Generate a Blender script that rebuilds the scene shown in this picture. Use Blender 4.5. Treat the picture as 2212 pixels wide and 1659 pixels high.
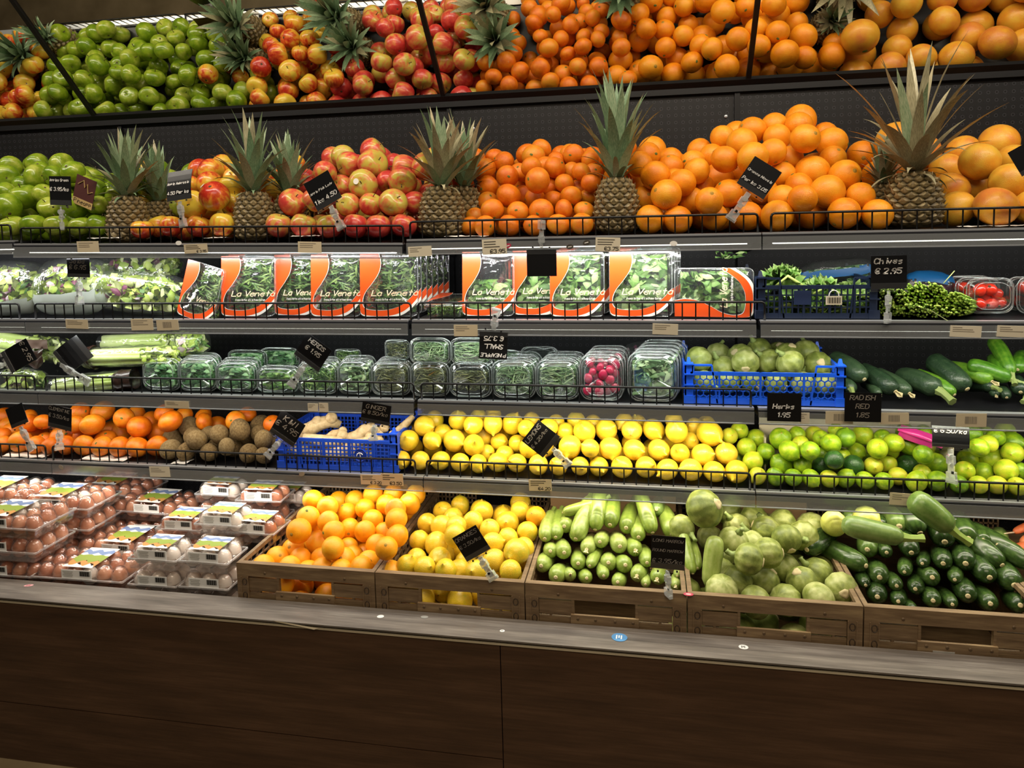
import bpy, math, random
from math import sin, cos, pi, radians, sqrt, atan2
from mathutils import Vector, Matrix, Euler, noise
for o in list(bpy.data.objects): bpy.data.objects.remove(o)
SC = bpy.context.scene; COL = SC.collection
RND = random.Random(11)
# ---------------- camera (world: X along the display, Y into it, Z up, floor at 0) ----------------
RW = ((0.98327402, -0.00798264, -0.18195735), (0.18046308, -0.09224876, 0.97924626), (-0.02460232, -0.99570399, -0.08926524))
CAMZ = 1.506; FPX = 1550.0; PPX, PPY = 1106.0, 605.0
cd = bpy.data.cameras.new('camera'); cam = bpy.data.objects.new('camera', cd); COL.objects.link(cam)
cd.sensor_width = 36.0; cd.lens = 36.0*FPX/2212; cd.shift_y = -(829.5-PPY)/2212; cd.clip_start = .05
cam.matrix_world = Matrix(((RW[0][0], -RW[0][1], -RW[0][2], 0), (RW[1][0], -RW[1][1], -RW[1][2], 0), (RW[2][0], -RW[2][1], -RW[2][2], CAMZ), (0, 0, 0, 1)))
SC.camera = cam
def at(x, y, Y):
    "point at depth Y seen at photo position (x, y)"
    a, b = x-PPX, y-PPY
    d = [r[0]*a + r[1]*b + r[2]*FPX for r in RW]
    k = Y/d[1]
    return Vector((d[0]*k, Y, CAMZ + d[2]*k))
def px2m(px, P):
    c = RW[0][2]*P.x + RW[1][2]*P.y + RW[2][2]*(P.z-CAMZ)
    return px*c/FPX
# ---------------- world, exposure, lamps ----------------
W = bpy.data.worlds.new('world'); SC.world = W; W.use_nodes = True
W.node_tree.nodes['Background'].inputs[0].default_value = (1, .9, .78, 1)
W.node_tree.nodes['Background'].inputs[1].default_value = .05
vs = SC.view_settings; vs.view_transform = 'Standard'; vs.look = 'None'; vs.exposure = 0.0; vs.gamma = 1.0; vs.use_curve_mapping = False
def area(name, loc, rot, sx, sy, w, col):
    l = bpy.data.lights.new(name, 'AREA'); l.shape = 'RECTANGLE'; l.size = sx; l.size_y = sy; l.energy = w; l.color = col
    o = bpy.data.objects.new(name, l); COL.objects.link(o); o.location = loc; o.rotation_euler = rot; return o
# lamp strip in the canopy over the front of the display, shop ceiling light from the aisle
area('canopy_lamp', (-.6, 1.50, 2.45), (radians(13), 0, 0), 5.2, .05, 42, (1, .89, .74))
area('ceiling_lamp', (.3, -.6, 3.1), (radians(25), 0, 0), 2.4, 1.2, 42, (1, .83, .63))
XS = [-3.0, -1.89, -.64, .288, 1.5]           # module seams
SHELF = [(1.880, 1.449), (1.900, 1.224), (1.925, .990), (1.955, .753)]   # front edge depth, top height
LED = [[(2.0, (.97, .98, 1)), (2.2, (.97, .98, 1)), (3.4, (1, .99, .97)), (1.5, (1, .97, .9))],
       [(1.5, (.95, 1, .9)), (1.7, (.96, 1, .95)), (1.6, (.94, 1, .96)), (1.5, (1, 1, .86))],
       [(1.4, (1, .87, .72)), (1.4, (1, .88, .74)), (3.3, (1, .93, .72)), (2.0, (1, .95, .72))],
       [(1.7, (1, .94, .87)), (1.7, (1, .94, .86)), (1.0, (1, .88, .68)), (.7, (1, .88, .68))]]
for si, (yf, z) in enumerate(SHELF):
    for mi in range(4):
        w, c = LED[si][mi]
        L = XS[mi+1]-XS[mi]
        area('shelf_lamp', ((XS[mi]+XS[mi+1])/2, yf+.016, z-.038), (radians(24), 0, 0), L-.06, .012, w*L, c)

# ---------------- helpers ----------------
def lin(h, a=1.0):
    h = h.lstrip('#'); c = [int(h[i:i+2], 16)/255 for i in (0, 2, 4)]
    return tuple(((v/12.92) if v <= .04045 else ((v+.055)/1.055)**2.4) for v in c) + (a,)
MATS = {}
class NT:
    def __init__(s, name):
        s.m = bpy.data.materials.new(name); s.m.use_nodes = True; s.t = s.m.node_tree
        s.b = s.t.nodes['Principled BSDF']; s.o = s.t.nodes['Material Output']; MATS[name] = s.m
    def n(s, ty, ins=None, **kw):
        x = s.t.nodes.new('ShaderNode'+ty)
        for k, v in kw.items(): setattr(x, k, v)
        for k, v in (ins or {}).items():
            if hasattr(v, 'is_output'): s.t.links.new(v, x.inputs[k])
            else: x.inputs[k].default_value = v
        return x
    def ramp(s, fac, stops):
        r = s.n('ValToRGB'); e = r.color_ramp.elements
        while len(e) < len(stops): e.new(.5)
        for i, (p, c) in enumerate(stops): e[i].position = p; e[i].color = lin(c)
        s.t.links.new(fac, r.inputs[0]); return r.outputs[0]
    def set(s, **kw):
        for k, v in kw.items():
            k = k.replace('_', ' ')
            if hasattr(v, 'is_output'): s.t.links.new(v, s.b.inputs[k])
            else: s.b.inputs[k].default_value = v
        return s
    def math(s, op, a, b=0.0):
        x = s.n('Math', operation=op)
        for i, v in enumerate((a, b)):
            if hasattr(v, 'is_output'): s.t.links.new(v, x.inputs[i])
            else: x.inputs[i].default_value = v
        return x.outputs[0]
    def mix(s, f, a, b):
        x = s.n('MixRGB')
        for i, v in enumerate((f, a, b)):
            if hasattr(v, 'is_output'): s.t.links.new(v, x.inputs[i])
            else: x.inputs[i].default_value = lin(v) if isinstance(v, str) else v
        return x.outputs[0]
    def bump(s, h, st, d=.002):
        x = s.n('Bump', {'Height': h, 'Strength': st, 'Distance': d}); s.t.links.new(x.outputs[0], s.b.inputs['Normal']); return s
    def co(s, scale=(1, 1, 1)):
        tc = s.n('TexCoord'); mp = s.n('Mapping', {'Vector': tc.outputs['Object'], 'Scale': scale}); return mp.outputs[0]
    def noise(s, vec, sc, det=3, rough=.5):
        return s.n('TexNoise', {'Vector': vec, 'Scale': sc, 'Detail': det, 'Roughness': rough}).outputs['Fac']
def flat(name, col, rough=.5, metal=0.0, emit=0.0, coat=0.0, spec=.5):
    m = NT(name); m.set(Base_Color=lin(col), Roughness=rough, Metallic=metal, Coat_Weight=coat)
    m.b.inputs['Specular IOR Level'].default_value = spec
    if emit: m.set(Emission_Color=lin(col), Emission_Strength=emit)
    return m.m
def clear(name, base=.06, edge=.55, col='#ffffff', rough=.06, milk=.03, wrinkle=0, wscale=60):
    "thin clear plastic: mostly transparent, glossy towards grazing angles, a little milky"
    m = NT(name); t = m.t
    lw = m.n('LayerWeight', {'Blend': .35})
    fac = m.math('MULTIPLY_ADD', lw.outputs['Facing'], edge); t.nodes[-1].inputs[2].default_value = base
    tr = m.n('BsdfTransparent', {'Color': lin(col)}); gl = m.n('BsdfGlossy', {'Color': (1, 1, 1, 1), 'Roughness': rough})
    df = m.n('BsdfDiffuse', {'Color': (.85, .87, .87, 1)})
    if wrinkle:
        h = m.noise(m.co(), wscale, 3); b = m.n('Bump', {'Height': h, 'Strength': wrinkle, 'Distance': .01})
        for g in (gl, lw): t.links.new(b.outputs[0], g.inputs['Normal'])
    m1 = m.n('MixShader', {0: fac, 1: tr.outputs[0], 2: gl.outputs[0]})
    m2 = m.n('MixShader', {0: milk, 1: m1.outputs[0], 2: df.outputs[0]})
    t.links.new(m2.outputs[0], m.o.inputs['Surface']); return m.m
class MB:
    "collects faces into one mesh"
    def __init__(s): s.v = []; s.f = []; s.mi = []; s.k = 0
    def add(s, vs, fs):
        b = len(s.v); s.v += [tuple(v) for v in vs]; s.f += [tuple(i+b for i in f) for f in fs]; s.mi += [s.k]*len(fs); return s
    def box(s, c, d, rot=None):
        hx, hy, hz = d[0]/2, d[1]/2, d[2]/2
        vs = [Vector((x, y, z)) for x in (-hx, hx) for y in (-hy, hy) for z in (-hz, hz)]
        if rot is not None: vs = [rot @ v for v in vs]
        c = Vector(c); return s.add([v+c for v in vs], [(0, 1, 3, 2), (4, 6, 7, 5), (0, 4, 5, 1), (2, 3, 7, 6), (0, 2, 6, 4), (1, 5, 7, 3)])
    def span(s, a, b): return s.box([(p+q)/2 for p, q in zip(a, b)], [abs(q-p) for p, q in zip(a, b)])
    def bar(s, a, b, w, h=None):
        a, b = Vector(a), Vector(b); d = b-a
        if d.length < 1e-7: return s
        r = d.to_track_quat('X', 'Z').to_matrix(); return s.box((a+b)/2, (d.length, w, h or w), r)
    def tube(s, pts, rad, n=8, cap=True):
        pts = [Vector(p) for p in pts]; N = len(pts)
        if not hasattr(rad, '__len__'): rad = [rad]*N
        vs = []; ref = Vector((.13, .2, .97))
        for i, p in enumerate(pts):
            d = (pts[min(i+1, N-1)]-pts[max(i-1, 0)]).normalized()
            if abs(d.dot(ref)) > .95: ref = Vector((.97, .2, .1))
            u = d.cross(ref).normalized(); w = u.cross(d); ref = w
            for k in range(n): a = 2*pi*k/n; vs.append(p+(u*cos(a)+w*sin(a))*rad[i])
        fs = [(i*n+k, (i+1)*n+k, (i+1)*n+(k+1) % n, i*n+(k+1) % n) for i in range(N-1) for k in range(n)]
        if cap: fs += [tuple(range(n)), tuple((N-1)*n+k for k in reversed(range(n)))]
        return s.add(vs, fs)
    def lathe(s, prof, n=20, fn=None, c=(0, 0, 0)):
        vs = []; N = len(prof)
        for (r, z) in prof:
            for k in range(n):
                a = 2*pi*k/n; q = r*(fn(a, r, z) if fn else 1); vs.append((c[0]+q*cos(a), c[1]+q*sin(a), c[2]+z))
        return s.add(vs, [(i*n+k, i*n+(k+1) % n, (i+1)*n+(k+1) % n, (i+1)*n+k) for i in range(N-1) for k in range(n)])
    def grid(s, fn, nu, nv):
        return s.add([fn(i/nu, j/nv) for i in range(nu+1) for j in range(nv+1)], [(i*(nv+1)+j, (i+1)*(nv+1)+j, (i+1)*(nv+1)+j+1, i*(nv+1)+j+1) for i in range(nu) for j in range(nv)])
    def ball(s, c, r, n=10, m=7, sc=(1, 1, 1)):
        return s.lathe([(sin(pi*i/m)*r, -cos(pi*i/m)*r*sc[2]) for i in range(m+1)], n, c=c)
    def poly(s, vs): return s.add(vs, [tuple(range(len(vs)))])
    def mesh(s, name, mats, smooth=False):
        me = bpy.data.meshes.new(name); me.from_pydata(s.v, [], s.f)
        for m in (mats if isinstance(mats, (list, tuple)) else [mats]): me.materials.append(m)
        if any(s.mi): me.polygons.foreach_set('material_index', s.mi)
        if smooth: me.polygons.foreach_set('use_smooth', [True]*len(me.polygons))
        me.update(); return me
def ob(name, me, parent=None, loc=None, rot=None, label=None, stuff=False):
    o = bpy.data.objects.new(name, me); COL.objects.link(o)
    if parent: o.parent = parent
    if loc is not None: o.location = loc
    if rot is not None: o.rotation_euler = rot
    if label: o['label'] = label
    if stuff: o['kind'] = 'stuff'
    return o
def tag(o, label=None, cat=None, group=None, kind=None):
    for k, v in (('label', label), ('category', cat), ('group', group), ('kind', kind)):
        if v: o[k] = v
    return o
def thing(name, label, cat, loc=(0, 0, 0), rot=(0, 0, 0), group=None):
    return tag(ob(name, None, None, loc, rot), label, cat, group)
def tree(o, loc, rot, label, scale=None):
    "copy of a thing with copies of its parts and sub-parts"
    def cp(a, p):
        c = a.copy(); COL.objects.link(c)
        if p: c.parent = p
        for ch in a.children: cp(ch, c)
        return c
    c = cp(o, None); c.location = loc; c.rotation_euler = rot; c['label'] = label
    if scale: c.scale = scale
    return c
ORD = ['', 'first', 'second', 'third', 'fourth', 'fifth', 'sixth', 'seventh', 'eighth', 'ninth', 'tenth', 'eleventh', 'twelfth', 'thirteenth', 'fourteenth', 'fifteenth', 'sixteenth', 'seventeenth', 'eighteenth', 'nineteenth', 'twentieth', 'twenty-first', 'twenty-second', 'twenty-third', 'twenty-fourth', 'twenty-fifth', 'twenty-sixth', 'twenty-seventh', 'twenty-eighth', 'twenty-ninth', 'thirtieth']
# ---- hand lettering: single-stroke glyphs on a 6 x 8 grid ----
GL = {'A': '003860 1353', 'B': '0008486755440 4 4463614000'.replace(' ', ''), 'C': '67482806022040 61'.replace(' ', ''), 'D': '00084866624000', 'E': '68080060 0444', 'F': '680800 0444',
 'G': '674828060220406264 44'.replace(' 44', '44'), 'H': '0008 6068 0464', 'I': '3038', 'J': '6862402002', 'K': '0008 680460', 'L': '080060', 'M': '0008346860', 'N': '00086068', 'O': '204062664828060220',
 'P': '00084867654404', 'Q': '204062664828060220 4260', 'R': '00084867654404 3460', 'S': '674828062544 62402001'.replace(' ', ''), 'T': '0868 3830', 'U': '080220406268', 'V': '083068', 'W': '0810345068', 'X': '0068 0860', 'Y': '083468 3430', 'Z': '08680060',
 '0': '204062664828060220', '1': '163830', '2': '07284867650060', '3': '07284867554463614020 01'.replace(' ', ''), '4': '480262 5550', '5': '6808054563614020 01'.replace(' ', ''), '6': '672806022040626344 24'.replace(' ', ''), '7': '086820', '8': '44060728486766446362402002 0344'.replace(' ', ''), '9': '644424050628486664 40'.replace(' ', ''),
 '.': '3031', '/': '0068', '-': '1454', '\u20ac': '67482806022040 61 0454 0343'.replace('40 61', '4061'),
 'a': '55250302204052 5550', 'b': '0800 025254352505', 'c': '55250402204051', 'd': '5850 55250302204052', 'e': '03535535250302204051', 'g': '55250302204053 555110', 'h': '0800 0425455350', 'i': '3530 3738', 'k': '0800 550350', 'l': '3830', 'm': '0500 04253430 34556450', 'n': '0500 0425455350', 'o': '204052544525040220',
 'p': '0600 064655544303', 'r': '0500 042555', 's': '55250433524010', 't': '3830 1555', 'u': '05022040 5550', 'v': '053055', 'w': '0510344055', 'y': '0530 5510', "'": '3836'}
def strokes(mb, text, x0, z0, h, th, y=0.0, slant=.18, jit=.25, rnd=None, adv=1.0):
    "ribbons of chalk or print in the XZ plane, facing -Y; returns the width"
    rnd = rnd or RND; u = h/8; x = x0
    for ch in text:
        if ch == ' ': x += 4.5*u*adv; continue
        jy = rnd.uniform(-jit, jit)*u*1.5
        for st in GL.get(ch, '1454').split(' '):
            pts = [(int(st[i]), int(st[i+1])) for i in range(0, len(st)-1, 2)]
            P = [Vector((x+(a+b*slant)*u, y, z0+b*u+jy)) for a, b in pts]
            for a, b in zip(P, P[1:]):
                d = b-a
                if d.length < 1e-6: continue
                d.normalize(); q = Vector((-d.z, 0, d.x))*th/2; e = d*th*.3
                mb.add([a-e-q, b+e-q, b+e+q, a-e+q], [(0, 1, 2, 3)])
        x += (4.0 if ch in '.il1I\'' else 7.6)*u*adv
    return x-x0
def twidth(text, h, adv=1.0): return sum((4.5 if c == ' ' else 4.0 if c in '.il1I\'' else 7.6) for c in text)*h/8*adv
# ---------------- materials of the fixture ----------------
M = MATS
flat('slate_profile', '#34363c', .38, .3); flat('bright_edge', '#b9bcc0', .3, .6); flat('black_wire', '#0b0b0c', .35, .2); flat('black_metal', '#0b0b0d', .45, .0, spec=.3)
flat('led', '#fff6e4', .5, emit=4.0); flat('paper', '#cfc6ae', .8); flat('kraft_tag', '#c9bb9c', .85); flat('ink', '#3a352c', .8); flat('grey_ink', '#8b8272', .8)
flat('card_black', '#08080a', .35); flat('chalk', '#e9e7e2', .9); flat('dim_chalk', '#8d857a', .9); flat('white', '#e8e6e0', .6); flat('shelf_deck', '#17171a', .35)
clear('clear_strip', .10, .55, '#e4e8ea', .15, .10); clear('clear_clip', .16, .8, '#f2f4f2', .05, .22); clear('clear_card', .05, .4, '#ffffff', .08, .01)
m = NT('panel_black')                                                    # perforated sheet: punched holes in rows
v = m.co((1/.0225, 1, 1/.0225)); fr = m.n('VectorMath', {0: v}, operation='FRACTION'); sx = m.n('SeparateXYZ', {0: fr.outputs[0]})
cx = m.n('CombineXYZ', {0: sx.outputs[0], 1: .5, 2: sx.outputs[2]}); dd = m.n('VectorMath', {0: cx.outputs[0], 1: (.5, .5, .5)}, operation='DISTANCE')
hole = m.math('LESS_THAN', dd.outputs['Value'], .15); rim = m.math('LESS_THAN', dd.outputs['Value'], .22)
c1 = m.mix(rim, '#0f0f11', '#303035'); c2 = m.mix(hole, c1, '#020202')
m.set(Base_Color=c2, Roughness=.42); m.b.inputs['Specular IOR Level'].default_value = .35
m = NT('mirror_glass'); m.set(Base_Color=(.80, .80, .74, 1), Metallic=1.0, Roughness=.012)
def wood(name, a, b, c, sc=1.0, rough=.5, vert=False):
    m = NT(name); v = m.co((1.6*sc, 14*sc, 14*sc)); n1 = m.noise(v, 2.2, 4, .6)
    w = m.n('TexNoise', {'Vector': m.co((6*sc, 160*sc, 160*sc)), 'Scale': 1.0, 'Detail': 4.0}).outputs['Fac']
    f = m.math('MULTIPLY_ADD', n1, .75); m.t.nodes[-1].inputs[2].default_value = 0; f2 = m.math('MULTIPLY_ADD', w, .3); m.t.links.new(f, m.t.nodes[-1].inputs[2])
    m.set(Base_Color=m.ramp(f2, [(.3, a), (.52, b), (.72, c)]), Roughness=rough); m.bump(w, .25, .001); return m.m
wood('kerb_wood', '#3c2818', '#4e3623', '#604530', 1.0, .55)
wood('kerb_top', '#4c4640', '#6a625a', '#857d73', 1.3, .45)
wood('crate_wood', '#57432a', '#776044', '#977f5b', 2.2, .55)
m = NT('floor_tile'); n1 = m.noise(m.co(), 6, 4); m.set(Base_Color=m.ramp(n1, [(.3, '#5a4c34'), (.7, '#74644a')]), Roughness=.4)
# ---------------- setting ----------------
o = ob('floor', MB().span((-6, -3, -.05), (5, 3, 0)).mesh('floor', M['floor_tile'])); o['kind'] = 'structure'
wb = ob('wall_back', MB().span((-3.2, 2.40, 0), (1.7, 2.46, 2.6)).mesh('wall_back', M['black_metal'])); wb['kind'] = 'structure'
PB = [-3.1, -1.89, -.64, .288, 1.6]
for a, b in zip(PB, PB[1:]):
    ob('perforated_panel', MB().span((a+.004, 2.378, .3), (b-.004, 2.399, 1.90)).mesh('perforated_panel', M['panel_black']), wb)
b = MB()
for x in PB[1:4]: b.box((x, 2.374, 1.62), (.016, .012, .5))
ob('panel_joint', b.mesh('panel_joint', M['black_metal']), wb)
for x in (-.56, .255):
    ob('rivet', MB().lathe([(.006, 0), (.006, .002), (.004, .004), (0, .005)], 10).mesh('rivet', M['bright_edge'], True), wb, (x, 2.377, 1.80), (radians(90), 0, 0))
# kerb
ZK = .486
k = thing('display_kerb', 'long dark wood kerb with a grey wood-grain ledge in front of the crates', 'kerb')
ob('top_board', MB().span((-3.2, 1.612, ZK-.004), (1.8, 1.706, ZK)).mesh('top_board', M['kerb_top']), k, label='grey scuffed wood-grain ledge')
ob('edge_trim', MB().span((-3.2, 1.6135, ZK-.0145), (1.8, 1.640, ZK-.0120)).mesh('edge_trim', M['kraft_tag']), k, label='pale chipped edge under the ledge')
zg = CAMZ-.823*1.62
for i, (a, b_, z0, z1) in enumerate([(-3.2, -.3535, zg+.0015, ZK-.015), (-3.2, -.3535, 0, zg-.0015), (-.351, 1.8, 0, ZK-.015)]):
    ob('front_panel', MB().span((a, 1.618, z0), (b_, 1.64, z1)).mesh('front_panel', M['kerb_wood']), k)
ob('core', MB().span((-3.2, 1.641, 0), (1.8, 1.70, ZK-.0045)).mesh('core', M['black_metal']), k)
b = MB(); p, q = at(590, 1341, 1.611), at(688, 1359, 1.609)
b.add([p+Vector((0, 0, .001)), q+Vector((0, 0, .002)), q+Vector((-.012, -.001, -.002)), p+Vector((.01, 0, -.003))], [(0, 1, 2, 3)])
ob('splinter', b.mesh('splinter', M['kraft_tag']), k, label='pale splinter peeling from the ledge edge')
d = thing('crate_deck', 'dark metal deck carrying the crates and egg boxes', 'deck', (0, 0, 0))
ob('plate', MB().span((-3.1, 1.708, .36), (1.6, 2.375, .378)).mesh('plate', M['shelf_deck']), d)
ob('support', MB().span((-3.1, 1.75, 0), (1.6, 2.3, .359)).mesh('support', M['black_metal']), d)
# mirror, leaning out over the top shelf at 45 degrees
MY, MZ = 2.36, CAMZ+.168*2.36; MD = Vector((0, -1, 1.0195)).normalized(); MN = Vector((0, -MD.z, MD.y))  # MN faces down and out
mr = thing('slanted_mirror', 'long mirror leaning out over the top fruit shelf', 'mirror', (0, MY, MZ))
def mpane(name, x0, x1, s0, s1, t0, t1, mat, par):
    b = MB(); vs = []
    for x in (x0, x1):
        for s in (s0, s1):
            for t in (t0, t1): vs.append(Vector((x, 0, 0))+MD*s+MN*t)
    b.add(vs, [(0, 1, 3, 2), (4, 6, 7, 5), (0, 4, 5, 1), (2, 3, 7, 6), (0, 2, 6, 4), (1, 5, 7, 3)])
    return ob(name, b.mesh(name, M[mat]), par)
MX = [-3.2, -.838*MY, -.277*MY, .135*MY, 1.7]
for a, c in zip(MX, MX[1:]): mpane('mirror_pane', a+.006, c-.006, .012, .62, -.004, 0, 'mirror_glass', mr)
for x in MX[1:4]: mpane('divider', x-.0075, x+.0075, .006, .62, -.004, .006, 'black_metal', mr)
mpane('bottom_rail', -3.1, 1.6, -.014, .012, -.006, .008, 'black_metal', mr)
mpane('backing', -3.1, 1.6, -.01, .63, -.03, -.005, 'black_metal', mr)
bo = MB().span((-3.1, .0, -.03), (1.6, .06, -.012)); ob('bracket_channel', bo.mesh('bracket_channel', M['black_metal']), mr)
# shelves
SN = ['top', 'second', 'third', 'fourth']; MNM = ['leftmost', 'wide left', 'middle', 'right']
for si, (yf, z) in enumerate(SHELF):
    for mi in range(4):
        a, c = XS[mi]+.0015, XS[mi+1]-.0015
        if mi == 1 and si < 3: c -= .009
        if mi == 2 and si in (1, 2): c -= .008
        L = c-a
        t = thing('display_shelf', '%s section of the %s dark metal display shelf counted from above' % (MNM[mi], SN[si]), 'shelf', ((a+c)/2, yf, z), group='shelf sections of the refrigerated display')
        if si == 0 and mi == 1: t.rotation_euler = (0, radians(.9), 0)
        if si == 0 and mi == 0: t.location.z += .02
        ob('deck', MB().span((-L/2, .004, -.016), (L/2, 2.376-yf, -.004)).mesh('deck', M['shelf_deck']), t)
        b = MB(); b.span((-L/2, -.004, -.005), (L/2, .016, 0)); ob('front_lip', b.mesh('front_lip', M['bright_edge']), t, label='bright metal lip')
        b = MB()
        b.add([(-L/2, -.006, -.0055), (L/2, -.006, -.0055), (L/2, -.001, -.026), (-L/2, -.001, -.026), (-L/2, .004, -.0055), (L/2, .004, -.0055), (L/2, .004, -.026), (-L/2, .004, -.026)],
              [(0, 3, 2, 1), (4, 5, 6, 7), (0, 1, 5, 4), (3, 7, 6, 2), (0, 4, 7, 3), (1, 2, 6, 5)])
        ob('price_rail', b.mesh('price_rail', M['slate_profile']), t, label='slate grey price rail')
        b = MB(); b.span((-L/2, -.0085, -.041), (L/2, -.0070, -.010)); ob('clear_strip', b.mesh('clear_strip', M['clear_strip']), t, label='clear plastic label strip')
        b = MB(); b.span((-L/2, -.0098, -.0425), (L/2, -.0068, -.0398)); ob('strip_edge', b.mesh('strip_edge', M['bright_edge']), t)
        b = MB(); b.span((-L/2+.03, .020, -.030), (L/2-.03, .034, -.0265)); ob('lamp_tube', b.mesh('lamp_tube', M['led']), t, label='glowing white lamp tube under the shelf')
        b = MB()
        for x in (-L/2+.012, L/2-.012): b.add([(x-.006, .02, -.017), (x+.006, .02, -.017), (x+.006, 2.31-yf, -.017), (x-.006, 2.31-yf, -.017), (x-.006, .02, -.03), (x+.006, .02, -.03), (x+.006, 2.31-yf, -.075), (x-.006, 2.31-yf, -.075)], [(0, 1, 2, 3), (4, 7, 6, 5), (0, 4, 5, 1), (1, 5, 6, 2), (2, 6, 7, 3), (3, 7, 4, 0)])
        ob('bracket', b.mesh('bracket', M['black_metal']), t)
# wire rails: (shelf, photo x of left end, of right end)
RAILS = [(0, -400, 22, 485), (0, 43, 870, 485), (0, 885, 1637, 470), (0, 1666, 2500, 450), (1, -400, 40, 650), (1, 75, 887, 655), (1, 903, 1652, 655), (2, -400, 74, 818), (2, 99, 893, 822), (2, 910, 1622, 832),
         (3, -400, 98, 968), (3, 115, 896, 985), (3, 922, 1620, 1012), (3, 1630, 2500, 1025)]
for i, (si, xa, xb, yy) in enumerate(RAILS):
    yf, z = SHELF[si]; P, Q = at(xa, yy, yf+.004), at(xb, yy, yf+.004); L = Q.x-P.x; h = .047
    t = thing('wire_rail', 'low black wire rail along the front of the %s shelf, %s' % (SN[si], ['at the far left edge', 'left long one', 'middle one', 'right one'][[j for j, q in enumerate(RAILS) if q[0] == si].index(i)]), 'rail', ((P.x+Q.x)/2, yf+.004, z), group='wire shelf rails')
    if si == 0 and i == 1: t.rotation_euler = (0, radians(.9), 0)
    if si == 0 and i == 0: t.location.z += .02
    r = .0031; hw = L/2; c = .008
    b = MB().tube([(-hw, 0, 0), (-hw, 0, h-c), (-hw+c*.3, 0, h-c*.3), (-hw+c, 0, h), (hw-c, 0, h), (hw-c*.3, 0, h-c*.3), (hw, 0, h-c), (hw, 0, 0)], r, 6)
    ob('frame_wire', b.mesh('frame_wire', M['black_wire'], True), t)
    b = MB(); n = max(2, round(L/.034))
    for j in range(1, n): x = -hw+L*j/n; b.tube([(x, .002, 0), (x, .002, h)], .0020, 5, False)
    ob('uprights', b.mesh('uprights', M['black_wire'], True), t, stuff=True)
# ---------------- paper labels on the price rails ----------------
def tagdev(t, w, h, kind, text):
    b = MB(); b.box((0, 0, 0), (w, .0006, h)); me = b.mesh('sheet', M['kraft_tag' if kind in 'kb' else 'paper'])
    ob('sheet', me, t)
    b = MB(); y = -.0006
    if kind == 'b':
        for j in range(15):
            x = -.2*w+j*w*.4/15; b.box((x, y, .02*h), (w*.4/15*RND.choice((.35, .55, .75)), .0002, h*.55))
    else:
        for j in range(3):
            l = w*RND.uniform(.3, .7); b.box((-w*.42+l/2, y, h*(.34-.17*j)), (l, .0002, h*.05))
    if text: strokes(b, text, w*.45-twidth(text, h*.24), -h*.42, h*.24, h*.05, y, .05, .1)
    ob('print', b.mesh('print', M['ink' if text else 'grey_ink']), t)
TAGS = [ # shelf, x, y, w px, h px, kind, price, label
 (0, 190, 533, 41, 24, 'k', '', 'tan paper price label on the top rail below the green apples'), (0, 423, 537, 45, 20, 'k', '€ 3.95', 'tan handwritten label on the top rail above the first orange-printed bag'),
 (0, 669, 534, 46, 24, 'k', '', 'tan paper label on the top rail below the red apples'), (0, 907, 543, 47, 22, 'p', '', 'blank cream label at the left end of the middle top rail'),
 (0, 1068, 533, 50, 33, 'p', '€3.95', 'white printed price label on the top rail left of the hanging clip'), (0, 1313, 528, 52, 30, 'p', '€3.75', 'white printed price label on the top rail right of the hanging clip'),
 (1, 166, 700, 42, 20, 'k', '', 'tan label on the second rail below the salad bags'), (1, 307, 701, 42, 25, 'k', '', 'tan label left of the barcode label on the second rail'), (1, 362, 702, 42, 23, 'b', '', 'tan barcode label on the second rail'),
 (1, 1006, 714, 48, 25, 'k', '', 'cream label on the second rail left of the upside-down card'), (1, 1437, 711, 54, 24, 'p', '', 'torn white label scrap on the second rail'),
 (1, 2086, 716, 62, 25, 'p', '', 'blank cream label on the second rail below the tomatoes'), (1, 2190, 716, 66, 25, 'p', '', 'blank cream label on the second rail at the right edge'),
 (2, 382, 874, 46, 16, 'k', '', 'small crooked tan label on the third rail above the clementines'), (2, 676, 880, 20, 18, 'p', '', 'torn paper remnant on the third rail above the ginger, left piece'), (2, 699, 880, 18, 20, 'p', '', 'torn paper remnant on the third rail above the ginger, right piece'),
 (2, 1738, 903, 20, 24, 'p', '', 'plain cream label beside the card on the right third rail'), (2, 1813, 902, 56, 28, 'b', '', 'barcode label between the two black cards on the third rail'), (2, 1932, 904, 58, 26, 'b', '', 'slanted barcode label on the third rail below the cucumbers'), (2, 2098, 908, 60, 30, 'b', '', 'barcode label on the third rail above the limes'),
 (3, 345, 1019, 39, 23, 'p', '', 'cream label on the lowest rail above the egg boxes'), (3, 803, 1036, 44, 22, 'k', '€ 3.20', 'handwritten tan label on the lowest rail above the crate of oranges'), (3, 847, 1036, 44, 27, 'k', '€3.50', 'printed tan label beside the handwritten one on the lowest rail'),
 (3, 1167, 1048, 47, 26, 'k', '€4.20', 'tan label on the lowest rail between the lemon crate and the marrow crate'), (3, 1955, 1079, 62, 28, 'k', '', 'tan label on the lowest rail behind the dark courgettes')]
for (si, x, y, w, h, kd, txt, lb) in TAGS:
    P = at(x, y, SHELF[si][0]-.0112); wm = px2m(w, P)*(1.0+.35*max(0, (1391-x)/1391)); hm = px2m(h, P)
    t = thing('price_label', lb, 'label', P, (radians(RND.uniform(0, 5)), radians(RND.uniform(-2, 2)), 0)); tagdev(t, wm, hm, kd, txt)
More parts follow.
